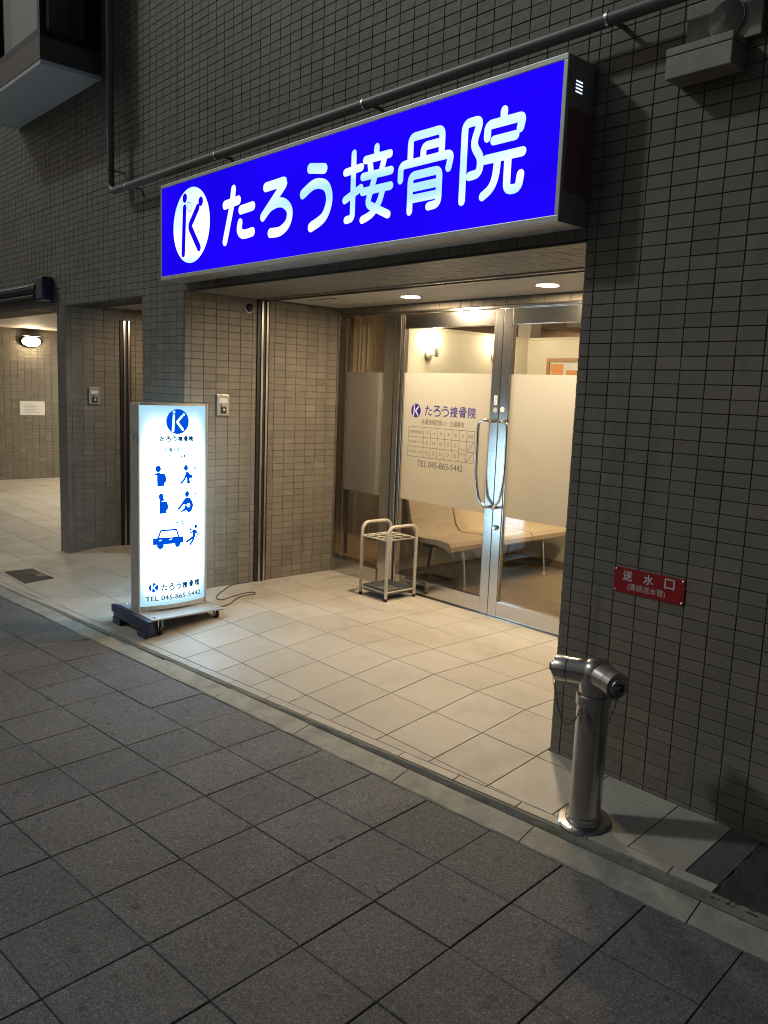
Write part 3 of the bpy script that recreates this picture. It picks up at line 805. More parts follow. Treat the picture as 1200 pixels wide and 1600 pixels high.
# pull handles: two mirrored loops that meet at the foot
for sgn, d in ((-1, D1), (1, D2)):
    yo = Y_D-0.075; X = lambda o: XM + sgn*o
    path = [(X(.036), Y_D-0.02, 1.316), (X(.036), yo+0.02, 1.318)]
    path += [(X(.040), yo+0.006, 1.319), (X(.055), yo, 1.320), (X(.096), yo, 1.318), (X(.113), yo, 1.310), (X(.122), yo, 1.292), (X(.1245), yo, 1.265)]
    for t in range(0, 9):
        z = 1.20 - t*0.05; e = max(0, (1.02-z)/0.27); path.append((X(.1245-0.052*e**1.9), yo, z))
    path += [(X(.058), yo, 0.768), (X(.045), yo, 0.752), (X(.032), yo+0.004, 0.747), (X(.026), yo+0.018, 0.746), (X(.026), Y_D-0.02, 0.746)]
    s = MB(); s.tube(path, 0.0105, 14); s.build('pull_handle', 'chrome', d, smooth=True)
s = MB(); s.lathe([(0.0185, 0), (0.0185, 0.012), (0.015, 0.02), (0.009, 0.022), (0.0085, 0.024)], (-1.527, Y_D-0.0225, 0.612), (0, -1, 0), 24)
s.build('door_lock', 'chrome', D2, smooth=True)
sub(D1, 'sticker', 'paper_white', (-1.604, -1.578, Y_D-0.0236, Y_D-0.0224, 1.425, 1.487))
s = MB(); s.lathe([(0.017, 0), (0.017, 0.001)], (-1.590, Y_D-0.0224, 1.392), (0, -1, 0), 24); s.build('sticker', 'aluminium', D1)
s = MB(); s.lathe([(0.018, 0), (0.018, 0.001)], (-1.530, Y_D-0.0224, 1.398), (0, -1, 0), 24); s.build('sticker', 'paper_white', D2)
def flat(shapes, Y, name, mat, par, step=0.00002, **kw):
    """2D shapes (x, z) printed on a plane facing -Y"""
    s = MB()
    for i, (v, f) in enumerate(shapes): s.add([(q[0], Y-step*i, q[1]) for q in v], f)
    return s.build(name, mat, par, **kw)
flat([text_fit('自', -1.598, -1.584, 1.455, 1.478), text_fit('動', -1.598, -1.584, 1.430, 1.450)], Y_D-0.0238, 'sticker_print', 'print_navy', D1)
# lettering on the frosted band of the left door
yl = Y_D-0.0068
flat([disc2d(-2.356, 1.355, 0.050)], yl, 'clinic_emblem', 'print_navy', D1)
flat(ktag2d(-2.356, 1.355, 0.050), yl-0.0004, 'clinic_emblem', 'white_print', D1)
xs = [-2.262, -2.178, -2.098, -2.013, -1.929, -1.844]
for ch, x in zip('たろう接骨院', xs):
    wd = 0.0085 if ch in 'たろう' else 0.0078
    flat(glyph2d(ch, x, x+0.073, 1.322, 1.398, wd), yl, 'lettering_character', 'print_navy', D1)
flat([text_fit('各種保険取扱い・交通事故', -2.292, -1.872, 1.258, 1.298)], yl, 'lettering', 'print_ink', D1)
flat([text_fit('TEL 045-865-5442', -2.318, -1.868, 0.950, 0.995)], yl, 'telephone_number', 'print_ink', D1)
def timetable(x0, x1, z0, z1, lw, conv, first=0.245):
    """ruled opening-hours table: lists of 2D shapes for the lines and for the marks"""
    L, T = [], []
    cw = (x1-x0)*first; xs = [x0, x0+cw] + [x0+cw+(x1-x0-cw)*i/7 for i in range(1, 8)]
    hz = (z1-z0)/3; zs = [z0, z0+hz, z0+2*hz, z1]
    bar = lambda a, b, c, d: L.append(([(a, c), (b, c), (b, d), (a, d)], [(0, 1, 2, 3)]))
    for i, z in enumerate(zs):
        if i == 1:
            bar(xs[0], xs[6], z-lw/2, z+lw/2); bar(xs[7], xs[8], z-lw/2, z+lw/2)
        else: bar(xs[0]-lw/2, xs[-1]+lw/2, z-lw/2, z+lw/2)
    for x in xs: bar(x-lw/2, x+lw/2, z0, z1)
    for z in (z0, z0+hz): L.append(stroke2d([(xs[7]+lw, z+lw), (xs[8]-lw, z+hz-lw)], lw))
    for i, ch in enumerate('月火水木金土'):
        c = (xs[i+1]+xs[i+2])/2; q = hz*0.17; T.append(text_fit(ch, c-q, c+q, z1-hz*0.68, z1-hz*0.32))
    c = (xs[7]+xs[8])/2; T.append(text_fit('日祝', c-hz*.33, c+hz*.33, z1-hz*.68, z1-hz*.34))
    T.append(text_fit('診療受付時間', x0+cw*.1, x0+cw*.9, z1-hz*.66, z1-hz*.36))
    T.append(text_fit('午前 9:00～12:00', x0+cw*.05, x0+cw*.95, z0+hz*1.38, z0+hz*1.64)); T.append(text_fit('午後 3:00～ 8:00', x0+cw*.05, x0+cw*.95, z0+hz*.38, z0+hz*.64))
    for i in range(5):
        for z in (z0+hz*.5, z0+hz*1.5):
            c = (xs[i+1]+xs[i+2])/2; r = hz*.15
            T.append(stroke2d([(c+r*math.cos(k*math.pi/7), z+r*math.sin(k*math.pi/7)) for k in range(15)], lw*1.1))
    c = (xs[6]+xs[7])/2; T.append(text_fit('午前9:00', c-hz*.42, c+hz*.42, z0+hz*1.12, z0+hz*1.28)); T.append(text_fit('午後3:00', c-hz*.42, c+hz*.42, z0+hz*.66, z0+hz*.82))
    return L, T
L_, T_ = timetable(-2.425, -1.772, 1.020, 1.238, 0.0028, None)
flat(L_, yl, 'timetable', 'print_ink', D1, 0.00001); flat(T_, yl-0.0006, 'timetable_text', 'print_ink', D1, 0.000005)
# fixed side light with stainless frame
SW = subempty('side_window', BLD, (-2.88, Y_D, 0), 'fixed side window with frosted band in front of a curtain')
sub(SW, 'jamb', 'stainless', (X_L+0.001, X_L+0.022, Y_D-0.05, Y_D+0.03, 0.002, 2.066), bev=0.002)
sub(SW, 'jamb', 'stainless', (-2.690, -2.522, Y_D-0.034, Y_D+0.03, 0.002, 2.048), bev=0.003)
sub(SW, 'jamb_groove', 'black_rubber', (-2.585, -2.574, Y_D-0.0352, Y_D-0.030, 0.01, 2.045))
sub(SW, 'sill', 'stainless_rail', (X_L+0.0225, -2.6905, Y_D-0.045, Y_D+0.03, 0.002, 0.113), bev=0.003)
sub(SW, 'head', 'stainless_rail', (X_L+0.0225, -0.002, Y_D-0.036, Y_D+0.03, 2.0485, 2.0655), bev=0.002)
sub(SW, 'mullion', 'stainless', (-3.165, -3.158, Y_D-0.014, Y_D+0.012, 0.1135, 2.048))
sub(SW, 'glass_pane', 'clear_glass', (X_L+0.022, -2.690, Y_D-0.004, Y_D+0.004, 0.113, 2.048))
film(SW, -3.157, -2.692, 0.685, 1.625)
W2 = subempty('side_window', BLD, (-0.3, Y_D, 0), 'fixed glass panel between the right door and the pier')
sub(W2, 'jamb', 'stainless', (-0.597, -0.53, Y_D-0.034, Y_D+0.03, 0.002, 2.048), bev=0.003)
sub(W2, 'glass_pane', 'clear_glass', (-0.53, -0.003, Y_D-0.004, Y_D+0.004, 0.03, 2.048))
film(W2, -0.52, -0.006, 0.685, 1.625)
bpart('threshold', 'stainless_rail', (-2.52, -0.003, Y_D-0.045, Y_D+0.03, -0.004, 0.0035))

# ------------------------------------------------------------------ inside the clinic
RX0, RX1, RY0, RY1, RZ = -4.6, 0.4, Y_D+0.04, 5.4, 2.30
bpart('interior_floor', 'interior_floor', (RX0, RX1, RY0-0.01, RY1, -0.05, -0.0005))
bpart('interior_ceiling', 'interior_ceiling', (RX0, RX1, RY0+0.08, RY1, RZ, RZ+0.05))
bpart('interior_wall', 'interior_brown', (RX0, RX1, RY1, RY1+0.1, 0, RZ))
bpart('interior_wall', 'interior_brown', (RX0-0.1, RX0-0.001, RY0+0.12, RY1, 0, RZ))
bpart('interior_wall', 'interior_wall', (RX1+0.001, RX1+0.1, 1.95, RY1, 0, RZ))
XP, YP, ZP = -2.70, 3.08, 1.975
part = bpart('partition', 'interior_wall', (XP-0.06, XP, 1.47, YP+0.06, 0, ZP), (XP+0.0005, -0.9, YP, YP+0.06, 0, ZP-0.0005))
MB().box(XP-0.07, XP+0.006, 1.469, YP+0.07, ZP+0.0005, ZP+0.022).box(XP+0.0065, -0.9, YP-0.006, YP+0.07, ZP, ZP+0.0215).build('partition_cap', 'interior_ceiling', part)
MB().box(XP, XP+0.012, 1.48, YP-0.001, 0, 0.07).box(XP+0.0125, -0.92, YP-0.012, YP, 0, 0.07).build('skirting', 'interior_brown', part)
bpart('interior_post', 'interior_wall', (-2.96, -2.82, 3.25, 3.40, 0, RZ))
bpart('ceiling_beam', 'interior_ceiling', (-2.9, 0.3, 3.9, 4.0, RZ-0.14, RZ-0.0005))
bpart('ceiling_beam', 'interior_ceiling', (-3.5, -3.4, 3.42, RY1, RZ-0.10, RZ-0.0005))
MB().box(-0.98, -1.9, 1.50, 2.05, -0.0004, 0.006).build('door_mat', 'interior_brown', None, label='flat brown door mat inside the right glass door', cat='door mat')

# ------------------------------------------------------------------ fascia sign
FX0, FX1, FZ0, FZ1, FD = -3.243, -0.012, 2.160, 2.766, 0.176
FS = thing('fascia_sign', 'long blue illuminated sign box with white lettering over the glass entrance', 'shop sign', ((FX0+FX1)/2, -0.002, FZ0))
s = MB(); s.box(FX0, FX1, -FD+0.012, -0.0015, FZ0, FZ1, bev=0.004); s.build('sign_box', 'sign_housing', FS)
s = MB()
fr = 0.026; yA, yB = -FD, -FD+0.0115
s.box(FX0, FX1, yA, yB, FZ0, FZ0+fr, bev=0.003); s.box(FX0, FX1, yA, yB, FZ1-fr*.85, FZ1, bev=0.003)
s.box(FX0, FX0+0.014, yA+0.0004, yB, FZ0+fr+.0003, FZ1-fr*.85-.0003); s.box(FX1-0.020, FX1, yA+0.0004, yB, FZ0+fr+.0003, FZ1-fr*.85-.0003, bev=0.003)
s.build('sign_frame', 'aluminium', FS)
s = MB(); s.box(FX0+0.0145, FX1-0.0205, -FD+0.005, -FD+0.0118, FZ0+fr+0.0005, FZ1-fr*.85-0.0005); s.build('sign_face', 'sign_blue', FS)
yf = -FD+0.0044
LC, LR = (-2.845, 2.472), 0.229
flat([disc2d(*LC, LR, n=56)], yf, 'emblem_disc', 'sign_white', FS)
flat(ktag2d(*LC, LR), yf-0.0006, 'emblem_figure', 'sign_blue', FS)
a_ = [(LC[0]-.22*LR, LC[1]+.62*LR), (LC[0]-.05*LR, LC[1]+.60*LR), (LC[0]+.05*LR, LC[1]+.47*LR), (LC[0]+.02*LR, LC[1]+.34*LR), (LC[0]-.10*LR, LC[1]+.38*LR), (LC[0]-.2*LR, LC[1]+.45*LR), (LC[0]-.22*LR, LC[1]+.62*LR)]
flat([stroke2d(a_, 0.0035)], yf-0.0006, 'emblem_figure', 'panel_ink', FS)
for ch, x0, x1, z0, z1, wd in (('た', -2.468, -2.118, 2.305, 2.642, .052), ('ろ', -2.066, -1.760, 2.303, 2.610, .052), ('う', -1.694, -1.416, 2.292, 2.638, .052),
                               ('接', -1.336, -.964, 2.286, 2.642, .038), ('骨', -.935, -.580, 2.284, 2.640, .037), ('院', -.545, -.190, 2.284, 2.644, .038)):
    flat(glyph2d(ch, x0, x1, z0, z1, wd), yf, 'sign_character', 'sign_white', FS, 0.00005)
s = MB(); s.box(FX1+0.0004, FX1+0.0012, -0.155, -0.012, 2.275, 2.582); s.build('end_sticker', 'sign_sticker', FS)
for i in range(4):
    z = 2.640+i*0.0125; s = MB(); s.box(FX1+0.0006, FX1+0.0022, -0.122, -0.080, z, z+0.0048); s.build('vent_slot', 'vent_glow', FS)
s = MB(); s.box(FX1+0.0004, FX1+0.0016, -0.160, -0.008, 2.612, 2.745); s.build('vent_plate', 'sign_housing', FS)
for i in range(5):
    for dx in (0, .035):
        s = MB(); s.lathe([(0.006, 0), (0.006, 0.002), (0.003, 0.004)], (FX0+0.55+i*0.55+dx, -0.10+dx*0.4, FZ0-0.0006), (0, 0, -1), 10); s.build('screw', 'screw_steel', FS)

# ------------------------------------------------------------------ standing sign on its wheeled base
PXc, PYc = -2.850, -0.315                            # panel centre; its face looks along +X
PW, PT = 0.462, 0.086
PZ0, PZ1 = 0.040, 1.358
SS = thing('standing_sign', 'tall white illuminated pavement sign with blue pictures on a wheeled base', 'standing sign', (PXc, PYc, floorz(PXc, PYc)))
BUL = 0.040
def bul(yy): t = 2*(yy-PYc)/PW; return BUL*(1-t*t)
def face_shell(side, z0, z1, mat, name, off=0.0, ylo=-PW/2, yhi=PW/2, n=24):
    s = MB()
    for k in range(n+1):
        y = PYc+ylo+(yhi-ylo)*k/n; x = PXc+side*(PT/2+bul(y)+off)
        s.v += [(x, y, z0), (x, y, z1)]
    for k in range(n):
        a = 2*k; s.f.append((a, a+2, a+3, a+1) if side > 0 else (a+1, a+3, a+2, a))
    return s.build(name, mat, SS, smooth=True)
for side in (1, -1): face_shell(side, PZ0+0.028, PZ1-0.012, 'panel_white', 'light_panel')
# frame: posts, top and bottom caps that follow the bowed faces
s = MB()
for y0 in (PYc-PW/2-0.013, PYc+PW/2): s.box(PXc-PT/2-0.010, PXc+PT/2+0.010, y0, y0+0.013, PZ0, PZ1, bev=0.004)
s.build('side_post', 'aluminium', SS)
def cap(z0, z1, name):
    s = MB(); n = 24; pr = []
    for k in range(n+1): y = PYc-PW/2+PW*k/n; pr.append((PXc+PT/2+bul(y)+0.004, y))
    for k in range(n+1): y = PYc+PW/2-PW*k/n; pr.append((PXc-PT/2-bul(y)-0.004, y))
    m_ = len(pr); s.v = [(*q, z0) for q in pr]+[(*q, z1) for q in pr]
    s.f = [tuple(reversed(range(m_))), tuple(range(m_, 2*m_))]+[(k, (k+1) % m_, m_+(k+1) % m_, m_+k) for k in range(m_)]
    s.build(name, 'aluminium', SS)
cap(PZ0, PZ0+0.0275, 'bottom_cap'); cap(PZ1-0.0115, PZ1+0.002, 'top_cap')
s = MB(); s.tube([(PXc+0.03, PYc-PW/2-0.014, 1.17), (PXc+0.03, PYc-PW/2-0.027, 1.16), (PXc+0.03, PYc-PW/2-0.027, 1.13), (PXc+0.03, PYc-PW/2-0.014, 1.12)], 0.004, 8); s.build('latch', 'screw_steel', SS)
# print on the street face; u runs along +Y, offset outwards so that it lies on the bowed panel
def curved(shapes, name, mat, off=0.0010, step=0.00003, side=1):
    bm = bmesh.new(); 
    for i, (v, f) in enumerate(shapes):
        vs = [bm.verts.new((q[0], q[1], step*i)) for q in v]
        for fc in f:
            try: bm.faces.new([vs[k] for k in fc])
            except Exception: pass
    if not bm.verts: bm.free(); return
    lo = min(q.co.x for q in bm.verts); hi = max(q.co.x for q in bm.verts); x = lo+0.015
    while x < hi:
        bmesh.ops.bisect_plane(bm, geom=bm.verts[:]+bm.edges[:]+bm.faces[:], plane_co=(x, 0, 0), plane_no=(1, 0, 0)); x += 0.015
    bm.verts.index_update()
    s = MB()
    for q in bm.verts: s.v.append((PXc+side*(PT/2+bul(q.co.x)+off+q.co.z), q.co.x, q.co.y))
    s.f = [tuple(q.index for q in fc.verts) for fc in bm.faces]; bm.free()
    return s.build(name, mat, SS)
curved([disc2d(-.302, 1.247, .079, n=40)], 'emblem_disc', 'panel_blue')
curved(ktag2d(-.302, 1.247, .079), 'emblem_figure', 'panel_white', 0.0016)
x = -.424
for ch in 'たろう接骨院':
    curved(glyph2d(ch, x, x+.034, 1.120, 1.156, .0072), 'sign_character', 'panel_ink'); x += .0405
def caption(body, x0, x1, z0, z1):
    v, f = text_fit(body, x0, x1, z0, z1)
    curved([([(q[0]+dx, q[1]+dz) for q in v], f) for dx, dz in ((-.0009, 0), (.0009, 0), (0, .0009), (0, -.0009))], 'small_print', 'panel_ink')
caption('各種保険取扱い', -.395, -.205, 1.056, 1.082); caption('スポーツ・労災・交通事故', -.465, -.225, 1.014, 1.040); caption('指定', -.208, -.160, 1.014, 1.046)
caption('首', -.364, -.338, .920, .952); caption('肩', -.364, -.338, .750, .782); caption('腰', -.184, -.156, .918, .956); caption('膝', -.184, -.156, .746, .784)
caption('交通事故', -.370, -.212, .576, .610)
def pic(cx, cz, sc, shapes, name='pictogram', mat='panel_blue', off=0.0010):
    out = []
    for v, f in shapes: out.append(([(cx+q[0]*sc, cz+q[1]*sc) for q in v], f))
    curved(out, name, mat, off)
torso = poly2d([(-.30, .20), (.30, .26), (.52, .12), (.60, -.35), (.52, -.62), (.42, -.66), (.40, -.95), (-.28, -.98), (-.30, -.4)])
pic(-.420, .905, .068, [disc2d(-.18, .66, .27, .32, 18), torso, stroke2d([(-.42, .14), (-.1, .25)], .2), stroke2d([(.30, .40), (.36, .52)], .07)])
pic(-.406, .727, .066, [disc2d(-.12, .70, .26, .32, 18), torso, stroke2d([(.34, .40), (.42, .5)], .07), stroke2d([(-.2, .3), (.1, .42)], .22)])
pic(-.236, .902, .066, [disc2d(-.10, .74, .25, .30, 18), poly2d([(-.12, .40), (.25, .30), (.42, .05), (.75, .0), (.62, -.30), (.34, -.30), (.42, -.82), (.0, -.82), (.02, -.35), (-.1, -.1)]), stroke2d([(.0, .25), (-.25, -.35), (-.6, -.70)], .24)])
pic(-.232, .720, .074, [disc2d(-.02, .82, .23, .28, 18), poly2d([(-.2, .50), (.25, .50), (.58, .10), (.66, -.25), (.45, -.75), (.1, -.86), (-.1, -.62), (-.45, -.72), (-.66, -.85), (-.70, -.70), (-.3, -.40), (-.2, -.1), (-.5, -.1)]), stroke2d([(-.25, .3), (-.55, -.1), (-.85, -.42)], .22)])
pic(-.232, .720, .074, [disc2d(.12, -.18, .17, .17, 16)], 'pictogram', 'panel_white', 0.0018)
pic(-.363, .495, .104, [poly2d([(-1.0, .10), (-.74, .14), (1.0, .12), (1.0, -.30), (-1.0, -.30)]), stroke2d(fillet([(-.66, .14), (-.52, .58), (.50, .58), (.66, .13)], .06), .12), disc2d(-.54, -.36, .22, .22, 20), disc2d(.58, -.34, .19, .21, 20)])
pic(-.363, .495, .104, [poly2d([(-.62, -.02), (-.46, .0), (-.46, -.045), (-.62, -.06)]), poly2d([(.02, .0), (.18, .02), (.18, -.03), (.02, -.045)])], 'pictogram', 'panel_white', 0.0018)
pic(-.182, .508, .064, [disc2d(.30, .82, .20, .24, 16), poly2d([(-.1, .45), (.18, .55), (.36, .25), (.22, -.20), (-.12, -.28), (-.14, .0)]), stroke2d([(.02, .40), (-.42, .20), (-.38, .62)], .22), stroke2d([(.28, .40), (.52, .0), (.44, -.30)], .2), stroke2d([(-.0, -.22), (-.35, -.40), (-.80, -.62)], .26), stroke2d([(.10, -.24), (-.05, -.55), (-.38, -.95)], .26)])
L_, T_ = timetable(-.522, -.116, .245, .362, 0.0024, None, .27)
curved(L_, 'timetable', 'panel_ink', 0.0010, 0.000005); curved(T_, 'timetable_text', 'panel_ink', 0.0015, 0.000004)
curved([L_[i] for i in (4, 10, 11, 12, 13, 14)], 'timetable', 'panel_ink', 0.0016, 0.000005)
curved([disc2d(-.462, .188, .030, n=30)], 'emblem_disc', 'panel_blue'); curved(ktag2d(-.462, .188, .030), 'emblem_figure', 'panel_white', 0.0016)
x = -.412
for ch in 'たろう接骨院':
    curved(glyph2d(ch, x, x+.041, .160, .206, .0080), 'sign_character', 'panel_ink'); x += .0482
v_, f_2 = text_fit('TEL 045-865-5442', -.512, -.122, .098, .130)
curved([([(q[0]+dx, q[1]+dz) for q in v_], f_2) for dx, dz in ((-.0011, 0), (.0011, 0), (0, .0009))], 'telephone_number', 'panel_ink')
# the back face carries the same print, simply
curved([disc2d(-.33, 1.247, .079, n=40)], 'emblem_disc', 'panel_blue', side=-1)
# base plate, trolley block and castors
pz = 0.018
s = MB(); s.box(-3.085, -2.610, -.560, -.045, pz, pz+0.012, bev=0.004); s.build('base_plate', 'cart_plate', SS)
s = MB(); s.box(PXc-0.06, PXc+0.06, PYc-0.24, PYc+0.24, pz+0.0125, PZ0-0.0005); s.build('foot_block', 'aluminium', SS)
for (x, y) in ((-3.05, -.525), (-2.645, -.525), (-3.05, -.080), (-2.645, -.080)):
    s = MB(); s.lathe([(0.010, 0), (0.010, 0.005), (0.006, 0.010)], (x, y, pz+0.0122), (0, 0, 1), 12); s.build('bolt', 'screw_steel', SS)
s = MB()
s.box(-3.115, -2.585, -.600, -.566, pz-0.040, pz+0.010, bev=0.006)
s.box(-3.105, -2.600, -.590, -.545, pz-0.070, pz-0.0405, bev=0.004)
for xx in (-3.06, -2.70): s.box(xx-0.045, xx+0.065, -.596, -.520, floorz(xx, -.58)+0.0005, pz-0.0705, bev=0.004)
s.build('base_bumper', 'blue_plastic', SS)
for (x, y) in ((-2.645, -.49), (-3.04, -.49), (-2.645, -.085), (-3.04, -.085)):
    zf = floorz(x, y); r = min(0.030, (pz-zf)*0.42)
    s = MB(); s.lathe([(r*0.4, -.012), (r, -.009), (r, .009), (r*.4, .012)], (x, y, zf+r), (0, 1, 0), 18); wh = s.build('castor', 'black_rubber', SS, smooth=True)
    s = MB(); s.box(x-0.012, x+0.012, y-0.017, y-0.013, zf+r*0.7, pz-0.002); s.box(x-0.012, x+0.012, y+0.013, y+0.017, zf+r*0.7, pz-0.002); s.build('fork', 'screw_steel', wh)
# power cord looping over the floor from the sign to the recess wall
cp = [(-2.86, -.07, .045), (-2.87, -.045, .03), (-2.82, .02, None), (-2.80, .10, None), (-2.86, .20, None), (-2.90, .30, None), (-2.90, .385, None), (-2.95, .395, None), (-2.955, .33, None), (-2.93, .22, None), (-2.93, .12, None), (-3.02, .14, None), (-3.12, .26, None), (-3.222, .40, None), (-3.226, .55, None)]
cp = [(x, y, (floorz(x, y)+0.0045 if z is None else z)) for x, y, z in cp]
sm_ = []
for i in range(len(cp)-1):
    p0, p1, p2, p3 = (Vector(cp[max(i-1, 0)]), Vector(cp[i]), Vector(cp[i+1]), Vector(cp[min(i+2, len(cp)-1)]))
    for k in range(8):
        t = k/8; q = 0.5*((2*p1)+(-p0+p2)*t+(2*p0-5*p1+4*p2-p3)*t*t+(-p0+3*p1-3*p2+p3)*t**3)
        if i > 1: q.z = floorz(q.x, q.y)+0.0042
        sm_.append(q)
s = MB(); s.tube(sm_, 0.0036, 7); s.build('power_cord', 'cord_rubber', None, True, label='thin dark power cord looped on the floor beside the standing sign', cat='power cord')

# ------------------------------------------------------------------ umbrella stand
US = thing('umbrella_stand', 'ivory tube umbrella stand with a dark drip tray in front of the glass doors', 'umbrella stand', (-2.345, 1.18, 0))
ux0, ux1, uy0, uy1, uz = -2.492, -2.215, 1.035, 1.315, 0.535
def hoop(x):
    r = 0.062; p = [(x, uy0, 0.012), (x, uy0, uz-r)]
    for k in range(1, 9): an = math.pi/2*k/8; p.append((x, uy0+r-r*math.cos(an), uz-r+r*math.sin(an)))
    p.append((x, uy1-r, uz))
    for k in range(1, 9): an = math.pi/2*k/8; p.append((x, uy1-r+r*math.sin(an), uz-r+r*math.cos(an)))
    p.append((x, uy1, 0.012)); return p
for x in (ux0, ux1):
    s = MB(); s.tube(hoop(x), 0.0125, 14); s.build('hoop', 'ivory_paint', US, True)
    for y in (uy0, uy1):
        s = MB(); s.lathe([(0.0138, 0.0005), (0.0138, 0.02), (0.0126, 0.021)], (x, y, 0), (0, 0, 1), 14); s.build('foot', 'black_rubber', US)
for z in (0.440, 0.062):
    for y in (uy0, uy1): s = MB(); s.tube([(ux0+.01, y, z), (ux1-.01, y, z)], 0.0058, 8); s.build('crossbar', 'ivory_paint', US, True)
    for x in (ux0, ux1): s = MB(); s.tube([(x, uy0+.01, z+.0005), (x, uy1-.01, z+.0005)], 0.0052, 8); s.build('crossbar', 'ivory_paint', US, True)
for i in range(1, 4):
    x = ux0+(ux1-ux0)*i/4; s = MB(); s.tube([(x, uy0, .445), (x, uy1, .445)], 0.0040, 8); s.build('divider_bar', 'ivory_paint', US, True)
for i in range(1, 3):
    y = uy0+(uy1-uy0)*i/3; s = MB(); s.tube([(ux0, y, .4375), (ux1, y, .4375)], 0.0040, 8); s.build('divider_bar', 'ivory_paint', US, True)
s = MB(); ta, tb, tc_, td = ux0+.014, ux1-.014, uy0+.014, uy1-.014; z0, z1 = .036, .080; i_ = .010
s.v = [(ta, tc_, z1), (tb, tc_, z1), (tb, td, z1), (ta, td, z1), (ta+i_, tc_+i_, z0+.004), (tb-i_, tc_+i_, z0+.004), (tb-i_, td-i_, z0+.004), (ta+i_, td-i_, z0+.004),
       (ta-.002, tc_-.002, z1-.003), (tb+.002, tc_-.002, z1-.003), (tb+.002, td+.002, z1-.003), (ta-.002, td+.002, z1-.003), (ta+i_-.004, tc_+i_-.004, z0), (tb-i_+.004, tc_+i_-.004, z0), (tb-i_+.004, td-i_+.004, z0), (ta+i_-.004, td-i_+.004, z0)]
s.f = [(4, 5, 6, 7)]+[(k, (k+1) % 4, 4+(k+1) % 4, 4+k) for k in range(4)]+[(15, 14, 13, 12)]+[(8+(k+1) % 4, 8+k, 12+k, 12+(k+1) % 4) for k in range(4)]+[(k, 8+k, 8+(k+1) % 4, (k+1) % 4) for k in range(4)]
s.build('drip_tray', 'rack_tray', US)

# ------------------------------------------------------------------ siamese standpipe
HX, HY = 0.402, -0.322; HZ = floorz(HX, HY)
SP = thing('standpipe', 'stainless fire brigade standpipe with two capped inlets beside the tiled pier', 'standpipe', (HX, HY, HZ))
s = MB(); s.lathe([(0.088, -0.012), (0.096, -0.010), (0.098, 0.006), (0.093, 0.012), (0.070, 0.0145), (0.066, 0.022)], (HX, HY, HZ), (S_SLOPE*-0.0, -S_SLOPE, 1), 44); s.build('base_flange', 'pipe_steel', SP, True)
s = MB(); s.lathe([(0.066, 0.012), (0.066, 0.030), (0.0585, 0.034), (0.0585, 0.455), (0.0635, 0.458), (0.0635, 0.492), (0.058, 0.497)], (HX, HY, HZ), (0, 0, 1), 44); s.build('column', 'pipe_steel', SP, True)
hc = Vector((HX+0.004, HY, HZ+0.585))
s = MB(); s.lathe([(0.057, -0.085), (0.059, -0.06), (0.060, -0.02), (0.056, 0.010), (0.047, 0.028), (0.030, 0.040), (0.012, 0.044), (0.001, 0.045)], hc, (0, 0, 1), 36); s.build('head', 'pipe_steel', SP, True)
for a_deg, ln, nm in ((196, 0.152, 1), (-20, 0.124, 2)):
    a = math.radians(a_deg); dv = Vector((math.cos(a), math.sin(a), -0.05)).normalized()
    s = MB(); s.lathe([(0.051, 0.0), (0.050, 0.05), (0.0475, ln*0.64), (0.0475, ln*0.665)], hc+Vector((0, 0, -0.012)), dv, 34); inlet = s.build('inlet', 'pipe_steel', SP, True)
    s = MB(); s.lathe([(0.0455, ln*0.675), (0.0480, ln*0.685), (0.0480, ln*0.99), (0.047, ln), (0.034, ln+0.001), (0.032, ln+0.010), (0.012, ln+0.013), (0.011, ln+0.02)], hc+Vector((0, 0, -0.012)), dv, 34); cp_ = s.build('inlet_cap', 'pipe_steel', SP, True)
    e_ = hc+Vector((0, 0, -0.012))+dv*(ln+0.014)
    s = MB(); s.box(e_.x-0.010, e_.x+0.010, e_.y-0.010, e_.y+0.010, e_.z-0.014, e_.z+0.014, bev=0.003); s.build('cap_lug', 'dark_metal', cp_)
    # chain: links from the cap to the collar
    end = Vector((HX, HY, HZ+0.445))+Vector((dv.x*0.2, -0.99, 0)).normalized()*0.062
    n = 17; pts = []
    for k in range(n+1):
        t = k/n; q = e_.lerp(end, t); q.z -= 0.115*4*t*(1-t); q += Vector((0.30, -0.6, 0))*0.05*4*t*(1-t); pts.append(q)
    for k in range(n):
        c = (pts[k]+pts[k+1])/2; t = (pts[k+1]-pts[k]).normalized(); sd = t.cross(Vector((0, 0, 1)) if k % 2 else Vector((0.3, 1, 0.2))).normalized()
        L2 = (pts[k+1]-pts[k]).length*0.72; lp = [c+t*L2*math.cos(q*math.pi/5)+sd*0.0045*math.sin(q*math.pi/5) for q in range(11)]
        s = MB(); s.tube(lp, 0.0012, 5, False); s.build('chain_link', 'grate_metal', SP)

